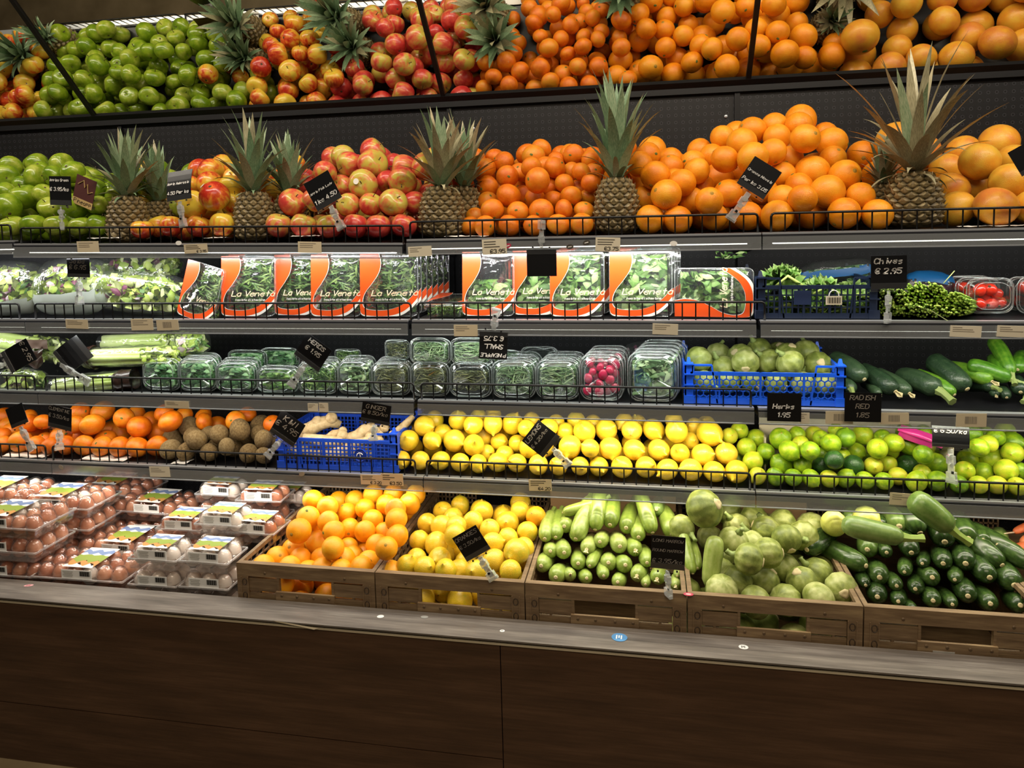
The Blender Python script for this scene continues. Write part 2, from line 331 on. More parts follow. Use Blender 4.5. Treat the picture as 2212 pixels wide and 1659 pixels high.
# ---------------- black price cards in clear clips ----------------
def card(x, y, w, h, roll, jx, jy, Y, lines, label, dim=False, bend=0.0, yaw=0.0, clip=True, flip=False):
    """card centred at photo (x, y); the clip runs to its jaw at (jx, jy); roll turns the card in its own plane"""
    P = at(x, y, Y); wm = px2m(w, P)*(1+.3*max(0, (1391-x)/1391)); hm = px2m(h, P)
    t = thing('price_card', label, 'sign', P, (0, 0, 0), 'black price cards')
    A = Matrix.Rotation(radians(yaw), 3, 'Z') @ Matrix.Rotation(radians(roll), 3, 'Y')
    def put(b, mat, name, y=0):
        b.v = [tuple(A @ Vector((p[0], p[1]+bend*((p[2]/hm+.5)**2), p[2]))) for p in b.v]; ob(name, b.mesh(name, M[mat]), t)
    b = MB()
    n = 6
    for j in range(n): z0, z1 = -hm/2+hm*j/n, -hm/2+hm*(j+1)/n; b.span((-wm/2, 0, z0), (wm/2, .0012, z1))
    put(b, 'card_black', 'card')
    s = 1 if not flip else -1
    b = MB(); b.span((-wm/2, -.0012, -hm/2-.001), (wm/2, -.0004, -hm/2+hm*.16)); b.span((-wm/2-.0015, -.002, -hm/2-.007), (wm/2+.0015, .003, -hm/2-.002)) if clip else None
    b.span((-wm/2, -.0014, -hm/2+hm*.16), (wm/2, -.0006, -hm/2+hm*.175)); put(b, 'clear_card', 'card_holder') if clip else None
    if lines:
        b = MB(); nl = len(lines); lh = min(hm*.2, hm*.75/nl*.62)
        for j, ln_ in enumerate(lines):
            hh = min(lh, wm*.9/max(.01, twidth(ln_, 1)))
            strokes(b, ln_, -twidth(ln_, hh)/2-hh*.08, hm*(.40-.30*(j if not flip else j))-hh*(1 if nl < 3 else .9), hh, hh*(.15 if dim else .20), -.0008 if not clip else -.0018)
        if flip: b.v = [(-p[0], p[1], -p[2]) for p in b.v]
        put(b, 'dim_chalk' if dim else 'chalk', 'chalk_writing')
    if clip:
        J = at(jx, jy, Y-.004)-P; B = A @ Vector((0, bend*0, -hm/2-.005)); d = J-B; L = d.length; u = d/L
        sd = Vector((u.z, 0, -u.x)).normalized()
        b = MB()
        for (f0, f1, wd, th) in ((0, .22, .013, .004), (.2, .45, .019, .010), (.42, .72, .015, .006), (.70, 1.0, .022, .012), (.93, 1.05, .027, .009)):
            b.bar(B+u*L*f0, B+u*L*f1, th, wd)
        b.tube([B+u*L*.22-Vector((0, .007, 0)), B+u*L*.22+Vector((0, .007, 0))], .007, 10); b.tube([B+u*L*.48-Vector((0, .006, 0)), B+u*L*.48+Vector((0, .006, 0))], .006, 10)
        ob('clip', b.mesh('clip', M['clear_clip']), t, label='clear plastic clip')
        b = MB(); b.bar(B+u*L*.66-Vector((0, .0075, 0)), B+u*L*.74-Vector((0, .0075, 0)), .002, .006)
        for q in (-1, 1): b.box(B+sd*q*wm*.28+Vector((0, -.003, .001)), (.004, .003, .004))
        ob('pin', b.mesh('pin', M['black_wire']), t)
    return t
card(130, 412, 48, 62, 3, 135, 495, 1.872, ['Apples Green', '€ 3.95/kg', ''], 'upright black price card clipped before the green apples', yaw=-8)
card(383, 400, 54, 64, -5, 396, 488, 1.872, ['', 'Apple Ambrosia', '4.50 Per kg'], 'glossy curved black card before the yellow-red apples', bend=.02, yaw=-8)
card(697, 412, 56, 66, -27, 738, 493, 1.872, ['', 'Apple Pink Lady', '1 kg 4.50'], 'tilted black card before the red apples')
card(1640, 384, 67, 68, 34, 1578, 473, 1.872, ['', 'Orange Navels', 'Per kg 3.05'], 'black card tilted clockwise before the large oranges')
card(2212, 345, 40, 60, -30, 2240, 430, 1.872, [], 'black card cut off by the right edge, before the grapefruit')
card(169, 577, 44, 44, 2, 172, 655, 1.892, ['Salad', '€ 6.95'], 'black card standing among the bagged salads', dim=True)
card(1170, 568, 62, 58, 180, 1170, 478, 1.866, [], 'blank black card hanging upside down below the clementines')
card(1920, 588, 72, 72, -1, 1917, 695, 1.892, ['Chives', '€ 2.95', ''], 'upright black card reading chives', yaw=0)
card(37, 770, 40, 66, 62, -30, 800, 1.90, ['€ 2.95'], 'black card lying sideways at the left edge on the celery bags', dim=True, bend=.012)
card(150, 768, 48, 56, 50, 190, 825, 1.90, [], 'curled black card leaning over the celery bags', bend=.03)
card(676, 761, 58, 58, 36, 629, 832, 1.915, ['HERBS', '€ 1.95', ''], 'tilted black card reading herbs above the herb boxes')
card(1066, 746, 58, 58, 182, 1072, 668, 1.886, ['PINEAPPLE', 'SMALL', '€ 3.75'], 'upside-down black card with chalk writing hanging over the herb boxes', flip=False, bend=-.008)
card(36, 898, 42, 44, -20, 70, 970, 1.912, [], 'small dull black card at the left edge before the clementines', dim=True, yaw=-8)
card(129, 902, 52, 50, 7, 128, 970, 1.912, ['CLEMENTINE', '€ 3.50/kg', ''], 'black card before the clementines on the fourth shelf', dim=True, yaw=-8)
card(621, 925, 54, 58, 33, 578, 985, 1.948, ['KIWI', '€ 4.95'], 'tilted black card between the kiwis and the ginger', dim=True)
card(812, 893, 58, 44, 9, 806, 950, 1.912, ['GINGER', '€ 8.50/kg'], 'brownish black card above the ginger crate', dim=True)
card(1168, 948, 58, 58, -52, 1228, 1005, 1.948, ['LEMONS', '€ 4.20/kg', ''], 'steeply tilted black card before the lemons', dim=True)
card(1694, 880, 70, 62, 0, 0, 0, 1.900, ['', 'Herbs', '1.95'], 'black card tucked in the third rail under the blue crate', clip=False)
card(1864, 880, 74, 64, 0, 0, 0, 1.900, ['RADISH', 'RED', '1.85'], 'black card tucked in the third rail under the cucumbers', dim=True, clip=False)
card(2055, 945, 74, 44, 2, 2056, 1040, 1.948, ['€ 6.50/kg', ''], 'wide black card before the limes', dim=True, bend=.01)
card(1018, 1174, 58, 60, -32, 1066, 1250, 1.708, ['ORANGES', '€ 3.50/kg', ''], 'tilted black card before the crate of yellow citrus', dim=True)
card(1443, 1194, 72, 74, 2, 1444, 1287, 1.708, ['LONG MARROW', 'ROUND MARROW', '€ 3.95/kg'], 'square black card before the pale courgettes', dim=True)
FRUIT={
'g':'-1951,1936,1512,384 -1875,1939,1513,381 -1803,1951,1511,363 -1733,1968,1504,360 -1661,1962,1508,373 -1996,1969,1572,444 -2006,2048,1608,450 -1866,1997,1568,361 -1764,1991,1571,420 -1690,1996,1571,332 -2083,2051,1626,346 -1909,2023,1615,332 -1732,2038,1622,362 -2138,2113,1679,450 -2066,2109,1653,332 -1999,2096,1676,402 -1911,2075,1672,362 -1840,2075,1685,372 -2035,2152,1703,332 -1607,2067,1656,332 -1624,2130,1634,332 -1497,2126,1561,332 -1789,2072,1637,332 -1980,2012,1488,391,F -1844,2014,1488,385,F -2082,2062,1488,393,F -1917,2063,1488,388,F -1772,2045,1486,371,F -1707,2052,1523,402,F -1658,2054,1596,401,F -2140,2119,1490,407,F -2082,2125,1541,394,F -2012,2121,1488,388,F -1976,2130,1556,413,F -1877,2113,1530,396,F -1800,2131,1487,376,F -1692,2109,1638,391,F -1640,2133,1489,400,F -2168,2183,1521,380,F -2124,2185,1582,396,F -2052,2174,1598,380,F -1940,2188,1489,396,F -1879,2191,1536,397,F -1859,2180,1606,364,F -1767,2192,1513,388,F -1694,2161,1539,413,F -1677,2187,1609,379,F -1526,2184,1486,370,F -1474,2169,1614,409,F -2212,2239,1490,409,F -2130,2241,1490,405,F -2062,2246,1521,375,F -1991,2236,1548,410,F -1943,2243,1612,412,F -1917,2247,1684,378,F -1818,2227,1563,387,F -1797,2245,1632,378,F -1719,2245,1487,382,F -1637,2236,1490,412,F -1584,2251,1546,400,F -1550,2237,1616,412,F -1457,2228,1487,377,F -2205,2299,1535,373,F -2121,2289,1551,406,F -2039,2284,1588,405,F -1900,2300,1488,391,F -1838,2308,1526,365,F -1783,2293,1689,399,F -1705,2279,1550,368,F -1673,2290,1617,403,F -1586,2309,1487,384,F -1544,2284,1680,409,F -1458,2309,1489,401,F -1633,2051,1485,364,F -2185,2102,1550,387,F -1922,2117,1610,383,F -1814,2129,1565,364,F -2184,2176,1630,401,F -2093,2191,1660,405,F -1901,2173,1667,402,F -1775,2163,1617,397,F -1734,2180,1699,404,F -2170,2243,1669,411,F -2125,2235,1732,392,F -1987,2248,1705,376,F -2194,2288,1608,396,F -2064,2302,1658,382,F -2023,2304,1487,385,F -1877,2282,1586,412,F -1685,2292,1694,402,F -2063,2010,1538,379,F -2174,2173,1719,379,F -2184,2288,1731,392,F -2078,2300,1730,377,F -1954,2305,1541,392,F -1616,2245,1657,393,F -1768,2304,1486,374,F -1974,2186,1651,365,F -1887,2310,1657,391,F -1773,2295,1565,370,F -1592,2310,1598,410,F -1964,2168,1721,386,F -2216,2226,1566,387,F -1457,2244,1579,372,F -1722,2240,1647,388,F -1825,2238,1486,373,F -1742,2222,1577,384,F -2421,1940,1489,395,F -2335,1940,1489,395,F -2268,1940,1525,395,F -2184,1940,1489,395,F -2417,2007,1525,395,F -2345,2007,1550,395,F -2275,2007,1489,395,F -2206,2007,1521,395,F -2412,2074,1489,395,F -2333,2074,1489,395,F -2262,2074,1523,395,F -2203,2074,1618,395,F -2426,2141,1523,395,F -2355,2141,1552,395,F -2278,2141,1489,395,F -2426,2208,1560,395,F -2343,2208,1489,395,F -2275,2208,1611,395,F -2410,2275,1489,395,F -2334,2275,1524,395,F -2271,2275,1648,395,F -2409,1940,1564,395,F -2187,1940,1565,395,F -2274,2007,1580,395,F -2432,2074,1562,395,F -2347,2074,1588,395,F -2432,2141,1599,395,F -2352,2141,1628,395,F -2271,2141,1565,395,F -2413,2208,1635,395,F -2343,2208,1668,395,F -2419,2275,1596,395,F -2413,2275,1672,395,F -2336,2275,1601,395,F',
'a':'-1500,2025,1501,367 -1392,1933,1500,332 -1308,1944,1498,362 -1225,1935,1501,369 -1584,2172,1575,332 -1345,1976,1562,435 -1250,1943,1586,450 -1234,2018,1567,332 -1418,2073,1623,362 -1335,2053,1632,392 -1261,2056,1618,373 -1368,2116,1670,432 -1287,2113,1648,332 -1401,2011,1599,332 -1244,2001,1504,332 -1488,1932,1493,332 -1434,2061,1487,377,F -1340,2059,1486,368,F -1424,2110,1542,392,F -1337,2131,1487,380,F -1296,2121,1546,372,F -1199,2109,1485,364,F -1658,2177,1681,394,F -1379,2188,1513,402,F -1324,2169,1595,393,F -1268,2169,1489,401,F -1205,2177,1534,396,F -1189,2173,1607,380,F -1510,2251,1531,371,F -1465,2231,1661,400,F -1382,2221,1581,374,F -1347,2250,1641,403,F -1274,2250,1487,384,F -1140,2246,1489,395,F -1513,2306,1579,387,F -1473,2304,1641,379,F -1412,2297,1549,390,F -1320,2294,1529,397,F -1283,2301,1598,410,F -1170,2279,1549,387,F -1635,2118,1562,371,F -1213,2123,1657,387,F -1320,2182,1672,408,F -1233,2235,1579,413,F -1136,2224,1688,391,F -1433,2286,1704,395,F -1337,2309,1691,407,F -1228,2299,1651,385,F -1354,2060,1556,370,F -1435,2162,1681,397,F -1241,2310,1524,413,F -1258,2229,1650,365,F -2951,1940,1489,395,F -2875,1940,1498,395,F -2810,1940,1539,395,F -2736,1940,1489,395,F -2646,1940,1489,395,F -2567,1940,1489,395,F -2510,1940,1540,395,F -2945,2007,1525,395,F -2868,2007,1535,395,F -2798,2007,1489,395,F -2717,2007,1520,395,F -2661,2007,1573,395,F -2563,2007,1525,395,F -2498,2007,1575,395,F -2961,2074,1489,395,F -2864,2074,1489,395,F -2803,2074,1535,395,F -2722,2074,1557,395,F -2640,2074,1489,395,F -2582,2074,1557,395,F -2494,2074,1489,395,F -2954,2141,1525,395,F -2878,2141,1540,395,F -2806,2141,1489,395,F -2722,2141,1489,395,F -2638,2141,1525,395,F -2572,2141,1593,395,F -2503,2141,1524,395,F -2957,2208,1561,395,F -2880,2208,1489,395,F -2792,2208,1523,395,F -2726,2208,1563,395,F -2652,2208,1489,395,F -2573,2208,1489,395,F -2500,2208,1576,395,F -2945,2275,1489,395,F -2873,2275,1525,395,F -2807,2275,1564,395,F -2719,2275,1489,395,F -2646,2275,1525,395,F -2583,2275,1568,395,F -2503,2275,1489,395,F -2950,1940,1565,395,F -2733,1940,1565,395,F -2792,2007,1571,395,F -2954,2074,1565,395,F -2871,2074,1576,395,F -2806,2074,1617,395,F -2661,2074,1610,395,F -2503,2074,1611,395,F -2949,2141,1601,395,F -2883,2141,1640,395,F -2809,2141,1571,395,F -2724,2141,1599,395,F -2654,2141,1646,395,F -2944,2208,1638,395,F -2882,2208,1576,395,F -2793,2208,1605,395,F -2720,2208,1639,395,F -2653,2208,1585,395,F -2564,2208,1629,395,F -2498,2208,1668,395,F -2962,2275,1598,395,F -2884,2275,1613,395,F -2802,2275,1641,395,F -2719,2275,1599,395,F -2654,2275,1639,395,F -2568,2275,1665,395,F -2492,2275,1617,395,F -2582,1940,1566,395,F -2951,2275,1674,395,F -2866,2275,1688,395,F -2736,2275,1681,395,F',
'p':'-1050,1944,1495,377 -971,1942,1493,374 -1024,1987,1560,422 -936,1946,1566,344 -1081,2176,1619,365 -944,2044,1651,344 -889,1940,1490,362 -810,1938,1488,354 -740,1937,1486,357 -664,1936,1487,363 -845,1977,1548,353 -777,1979,1549,344 -700,1953,1551,400 -657,2013,1550,344 -913,2089,1610,344 -812,2014,1609,445 -758,2069,1618,344 -695,2027,1615,427 -895,2114,1677,402 -811,2093,1673,463 -928,2014,1587,384 -1176,2072,1549,426,F -966,2050,1487,384,F -898,2072,1515,410,F -810,2072,1491,420,F -716,2062,1491,418,F -950,2125,1489,398,F -851,2138,1526,430,F -799,2135,1585,383,F -713,2113,1550,389,F -644,2113,1489,405,F -1110,2180,1521,420,F -1003,2172,1522,408,F -985,2194,1592,377,F -892,2188,1575,411,F -846,2193,1640,422,F -724,2190,1489,399,F -644,2171,1539,386,F -620,2174,1613,409,F -1142,2244,1612,415,F -1038,2234,1642,417,F -958,2260,1491,424,F -903,2237,1672,393,F -837,2255,1490,415,F -806,2236,1563,416,F -746,2249,1612,401,F -642,2235,1491,417,F -608,2254,1558,386,F -1145,2318,1643,414,F -1075,2314,1489,405,F -1019,2298,1543,413,F -988,2309,1615,402,F -928,2301,1555,416,F -837,2309,1549,414,F -790,2309,1634,400,F -707,2296,1491,421,F -688,2304,1571,429,F -615,2305,1613,386,F -635,2065,1657,429,F -623,2070,1575,383,F -993,2112,1572,403,F -849,2198,1722,420,F -729,2172,1599,419,F -636,2188,1688,396,F -1072,2242,1564,404,F -1015,2261,1710,380,F -657,2242,1613,383,F -1104,2319,1562,401,F -885,2309,1624,420,F -649,2319,1682,424,F -581,2317,1488,390,F -942,2181,1706,387,F -1041,2319,1668,380,F -951,2319,1684,414,F -864,2298,1702,425,F -896,2197,1490,410,F -797,2245,1677,400,F -721,2118,1659,412,F',
'c':'-488,1998,1480,306 -429,1929,1479,304 -362,1930,1480,311 -295,1928,1478,290 -228,1929,1480,307 -164,1929,1480,305 -488,2061,1504,290 -418,1975,1522,338 -346,1979,1515,314 -280,1977,1516,354 -217,1971,1519,290 -163,1989,1515,290 -458,2105,1549,320 -378,2016,1562,375 -310,2063,1553,316 -254,2043,1548,290 -201,2016,1555,322 -155,2058,1552,290 -469,2158,1595,355 -388,2055,1619,330 -291,1991,1602,369 -223,2057,1594,290 -185,2097,1581,290 -144,2019,1593,290 -487,2197,1652,370 -363,2109,1634,290 -252,2080,1641,324 -315,2039,1642,305 -209,2120,1630,290 -175,2056,1624,290 -144,2104,1624,290 -433,2238,1673,353 -327,2165,1683,352 -262,2185,1667,290 -206,2168,1683,326 -155,2141,1665,290 -287,2128,1651,290 -403,2038,1482,327,F -314,2044,1484,348,F -208,2047,1485,360,F -359,2090,1506,357,F -193,2102,1521,332,F -88,2079,1483,344,F -48,2099,1535,360,F -425,2155,1482,327,F -354,2130,1562,361,F -312,2137,1484,354,F -255,2155,1517,349,F -150,2142,1482,329,F -88,2141,1572,354,F -81,2137,1638,327,F -565,2191,1484,354,F -533,2189,1542,333,F -486,2196,1483,341,F -402,2190,1530,324,F -352,2206,1483,343,F -339,2194,1546,327,F -274,2191,1567,320,F -214,2194,1482,329,F -182,2196,1539,348,F -88,2197,1482,327,F -74,2180,1683,322,F -562,2232,1606,338,F -540,2249,1510,353,F -471,2251,1513,319,F -442,2233,1565,329,F -394,2252,1607,356,F -306,2239,1596,336,F -260,2236,1499,332,F -206,2245,1578,335,F -177,2253,1482,332,F -116,2247,1509,326,F -41,2240,1495,352,F -570,2288,1662,318,F -528,2304,1544,323,F -460,2288,1593,334,F -359,2284,1484,355,F -316,2298,1535,340,F -285,2309,1594,357,F -234,2291,1518,326,F -167,2295,1534,360,F -104,2309,1485,355,F -76,2304,1546,344,F -73,2087,1681,361,F -354,2207,1635,332,F -162,2202,1603,343,F -357,2236,1695,359,F -279,2252,1656,358,F -225,2238,1691,324,F -153,2239,1678,343,F -505,2309,1636,351,F -471,2288,1693,326,F -416,2283,1516,321,F -383,2299,1657,361,F -320,2289,1715,332,F -182,2300,1608,361,F -52,2295,1705,330,F -269,2103,1582,346,F -65,2086,1600,330,F -565,2193,1657,325,F -43,2180,1529,355,F -503,2297,1481,318,F -259,2304,1694,335,F -185,2301,1677,357,F -527,2255,1692,320,F -222,2152,1574,327,F -223,2205,1626,330,F -512,2243,1568,318,F -120,2254,1571,318,F',
'o':'15,1936,1488,382 87,1934,1485,361 0,2042,1545,361 57,1939,1551,408 31,2007,1605,409 74,2118,1633,361 83,2063,1591,361 12,2119,1670,361 77,2184,1659,361 -12,2059,1641,361 183,1990,1490,361 267,1978,1490,384 335,1941,1489,401 438,2041,1490,394 495,1938,1491,403 573,1936,1487,380 128,2037,1537,361 221,2008,1551,390 319,2056,1555,379 357,1998,1533,361 395,1934,1530,361 468,1991,1548,444 546,1986,1533,361 166,1934,1531,361 101,1990,1583,361 159,2090,1572,361 208,2145,1599,434 142,2036,1615,361 373,2089,1599,361 451,2090,1604,449 522,2042,1590,420 646,2196,1595,405 407,2038,1564,361 138,2145,1645,361 215,2029,1643,361 282,1993,1642,413 344,2067,1661,361 401,2134,1646,361 512,2129,1639,363 620,2246,1654,426 164,2246,1686,361 228,2213,1719,361 266,2085,1691,399 309,2190,1735,381 370,2156,1708,384 373,2220,1749,361 433,2179,1741,378 429,2075,1694,397 521,2260,1719,361 523,2187,1690,434 193,2185,1664,361 68,2013,1489,401,F 203,2084,1489,402,F 249,2085,1551,396,F 493,2087,1524,424,F -12,2136,1588,403,F 54,2123,1493,438,F 95,2144,1564,429,F 345,2129,1494,450,F -79,2207,1608,421,F 71,2213,1490,407,F 120,2213,1596,406,F 173,2201,1492,430,F 321,2206,1523,442,F 363,2205,1594,404,F 447,2217,1493,438,F 511,2201,1548,447,F 574,2216,1489,401,F -93,2271,1653,400,F 44,2251,1552,397,F 102,2275,1643,412,F 178,2260,1547,407,F 244,2256,1491,424,F 288,2257,1579,399,F 353,2272,1638,428,F 442,2274,1557,450,F 495,2265,1625,439,F 636,2248,1525,415,F 252,2154,1490,410,F 276,2187,1616,416,F -7,2253,1614,438,F 25,2256,1692,429,F 121,2283,1491,419,F 257,2281,1649,432,F 452,2254,1763,445,F 507,2276,1489,402,F 567,2264,1564,428,F 443,2196,1597,416,F 274,2278,1730,425,F 372,2265,1489,402,F 406,2217,1669,424,F 553,2137,1490,405,F',
'f':'784,2019,1496,470 846,1948,1499,501 939,1962,1496,470 870,2154,1552,495 905,2019,1559,480 798,2094,1547,470 838,2226,1604,470 861,2082,1616,492 976,2147,1618,470 895,2274,1657,470 991,2280,1679,537 984,2065,1577,470 1004,2132,1501,522,F 805,2295,1502,529,F 975,2278,1503,539,F 1069,2303,1551,577,F 735,2226,1543,570,F 1058,2204,1594,535,F 707,2304,1610,536,F 700,2197,1682,586,F 798,2299,1659,536,F 1009,1956,1567,560,F 1114,1956,1505,560,F 1198,1956,1574,560,F 1328,1956,1505,560,F 1094,2051,1553,560,F 1207,2051,1505,560,F 1311,2051,1555,560,F 1115,2146,1505,560,F 1214,2146,1557,560,F 1313,2146,1607,560,F 1110,2242,1679,560,F 1217,2242,1609,560,F 1308,2242,1505,560,F 1221,2051,1621,560,F 1323,2242,1658,560,F',
'C':'-2064,2010,792,368 -1999,2004,785,304 -1941,2002,784,286 -1882,2006,787,322 -1817,2007,789,340 -1751,2007,789,338 -1685,2007,789,336 -1621,2008,789,345 -1561,2026,790,353 -2125,2002,784,286 -2186,2102,793,384 -2079,2096,794,388 -2015,2059,784,286 -1952,2066,794,388 -1871,2073,794,388 -1785,2065,792,350 -1775,2136,794,388 -1670,2067,785,296 -1622,2112,800,388 -2167,2037,800,309 -2241,2142,802,311 -2295,2181,820,388 -2062,2052,843,310 -2004,2046,851,286 -1868,2034,850,307 -1800,2029,853,388 -1842,2171,793,382 -1642,2050,843,388 -1515,2035,870,388 -1427,2154,817,374 -1437,2098,852,307 -1899,2093,875,336 -1831,2115,873,388 -1712,2068,866,335 -1734,2154,854,305 -1674,2152,832,352 -1541,2141,858,311 -1485,2164,850,309 -1308,2074,867,325 -1299,2133,872,286 -1594,2112,875,328 -1973,2110,838,286 -2011,2114,797,286 -1342,2164,851,286 -1184,2081,859,286 -2125,2109,842,315,F',
'k':'-1500,2006,787,322 -1441,2003,784,291 -1361,2002,784,289 -1364,2059,786,307 -1304,2048,786,306 -1225,2004,785,305 -1171,1999,781,256 -1554,2093,789,336 -1404,2006,822,321 -1412,2087,780,251 -1297,1999,805,248 -1364,2119,785,300 -1296,2108,787,318 -1187,2029,822,288 -1496,2104,832,336 -1447,2046,820,284 -1402,2067,823,248 -1333,2019,838,293 -1266,2029,852,322 -1245,2113,845,302 -1225,2065,831,248 -1202,2102,782,274,F -1485,2140,783,278,F -1239,2143,784,293,F',
'l':'-724,2002,783,283 -664,2002,784,286 -602,2005,785,285 -542,2003,783,279 -486,2001,782,273 -427,2002,788,285 -370,2001,788,275 -308,2003,785,300 -250,2003,783,272 -187,2001,787,270 -134,2013,783,282 -68,2005,787,320 -1,2004,790,309 58,2003,786,299 -709,2033,834,325 -634,2029,837,286 -570,2049,833,349 -506,2032,827,328 -442,2100,817,281 -385,2093,816,280 -340,2036,822,296 -477,2068,792,269 -217,2024,835,338 -158,2013,836,274 -102,2042,828,334 -34,2042,826,315 36,2057,823,326 95,2046,820,285 -669,2068,870,328 -617,2089,843,287 -513,2063,880,305 -458,2087,878,305 -401,2109,873,331 -349,2057,876,274 -284,2058,880,281 -236,2077,864,269 -178,2065,869,341 -116,2093,867,335 -41,2086,870,320 22,2099,870,323 86,2054,881,334 -492,2119,824,269 -652,2125,874,282 -568,2094,883,308 -510,2119,887,269 -471,2155,883,269 -346,2132,878,269 -268,2117,877,269 -207,2117,886,281 -157,2135,873,269 -65,2139,879,278 -24,2171,866,269 81,2126,891,269 -296,2069,812,269 -417,2055,794,269 122,2005,787,318 185,2003,785,295 245,2005,787,319 158,2046,817,322 223,2055,820,324 180,2084,868,365 127,2099,840,269 142,2139,871,269 178,2179,865,290 -722,2111,786,313,F -657,2113,785,299,F -581,2095,786,311,F -328,2112,785,299,F -235,2095,787,321,F -141,2106,787,316,F -81,2096,785,305,F -13,2098,788,328,F 91,2099,787,322,F 204,2114,788,329,F -733,2153,830,322,F -652,2157,824,302,F -554,2160,785,295,F -455,2155,785,303,F -383,2151,788,335,F -324,2155,829,334,F -235,2162,787,320,F -186,2155,824,317,F -110,2146,819,306,F 20,2162,789,335,F 66,2142,828,318,F 143,2140,787,316,F -557,2145,840,302,F -430,2159,839,306,F -44,2141,816,296,F',
'm':'299,1998,779,239 345,1998,779,239 392,1998,779,239 438,1998,779,239 484,1998,779,239 529,2008,779,245 574,1998,779,239 621,1998,779,239 702,2000,781,265 754,2006,782,272 802,1998,779,239 849,1998,779,239 895,2003,779,244 940,1998,779,239 293,2041,805,278 371,2050,795,301 424,2039,800,250 473,2042,798,248,D 557,2043,804,280,D 609,2047,802,254 656,2080,799,239 710,2096,791,285,D 668,2037,780,250 775,2078,804,308 733,2051,786,239 832,2038,802,256 890,2071,787,279 931,2038,808,294 976,2060,797,239 283,2092,828,282 334,2084,819,254 388,2027,844,274 437,2008,852,265 496,1999,832,257,D 583,2112,820,258 615,2037,855,278 663,2061,864,266 720,2113,839,256 540,2090,813,239 856,2019,872,252 872,2118,807,283 928,2105,814,305 959,2069,845,282 726,2028,845,254 237,2099,858,242 316,2143,840,279 376,2093,856,320 425,2067,852,239 498,2042,863,278 483,2091,862,239 543,2071,872,278 607,2142,859,295 650,2109,864,239 892,2052,873,244 979,2120,859,292 927,2091,879,239 269,2136,864,260 425,2118,863,239 475,2137,859,239 531,2121,874,239 771,2159,866,239 874,2101,883,255 922,2141,872,239 986,2172,873,270 767,2122,837,239 492,2092,815,239 719,2148,872,239 410,2100,783,279,F 260,2127,782,265,F 534,2133,783,279,F 631,2137,784,286,F 754,2140,784,288,F 982,2129,784,287,F 325,2128,783,282,F 481,2138,782,271,F 672,2128,819,277,F 807,2140,798,270,F',
'O':'-1015,2000,645,311 -956,1976,636,329 -972,2090,608,311 -914,2022,600,316 -912,2081,616,311 -852,2017,620,311 -847,2074,642,314 -781,2014,638,311 -726,1942,655,311 -780,2074,647,311 -702,1999,649,316 -703,2061,653,311 -995,1925,622,339 -925,1911,620,311 -991,1857,612,355 -967,1921,549,357 -886,1863,613,317 -888,1975,572,311 -811,1911,597,315 -811,1973,603,320 -763,1944,580,311 -704,1886,650,311 -683,1832,627,311 -876,1933,532,311 -854,1786,603,311 -1031,1894,536,337 -1046,1826,544,321 -987,1847,533,311 -931,1870,525,322 -844,1825,550,346 -840,1885,532,311 -764,1882,570,325 -693,1772,619,311 -768,1824,550,319 -1055,1765,549,311 -975,1765,551,311 -883,1774,546,311 -764,1765,563,311 -824,1765,551,311 -944,1807,519,311 -1051,1765,438,382,F -1007,1771,494,349,F -957,1777,436,364,F -847,1766,436,364,F -790,1779,477,377,F -696,1776,435,349,F -901,1827,436,356,F -740,1826,450,349,F -689,1826,496,355,F -1001,1871,437,367,F -849,1881,434,342,F -746,1874,502,385,F -685,1871,439,385,F -1054,1924,436,364,F -953,1925,436,357,F -792,1927,438,376,F -1008,1979,436,357,F -954,1976,486,377,F -893,1985,436,363,F -843,1973,488,382,F -1048,2035,436,360,F -1001,2025,501,342,F -953,2034,437,370,F -895,2037,486,387,F -855,2036,546,356,F -1048,2089,480,351,F -1007,2081,543,379,F -847,2079,435,351,F -801,2080,485,346,F -1055,2137,529,360,F -1009,2137,436,362,F -948,2140,474,375,F -893,2134,523,386,F -843,2130,579,388,F -802,2136,435,350,F -687,1777,545,359,F -845,1827,478,363,F -793,1980,537,348,F -694,1974,436,362,F -949,2028,544,356,F -1049,2088,599,348,F -1048,1973,491,356,F -1051,2028,559,342,F -802,2141,517,368,F -1051,1826,475,349,F -748,2139,564,370,F -800,2024,439,388,F -998,1980,574,381,F -748,2035,500,385,F -954,2141,564,369,F -790,2141,628,372,F',
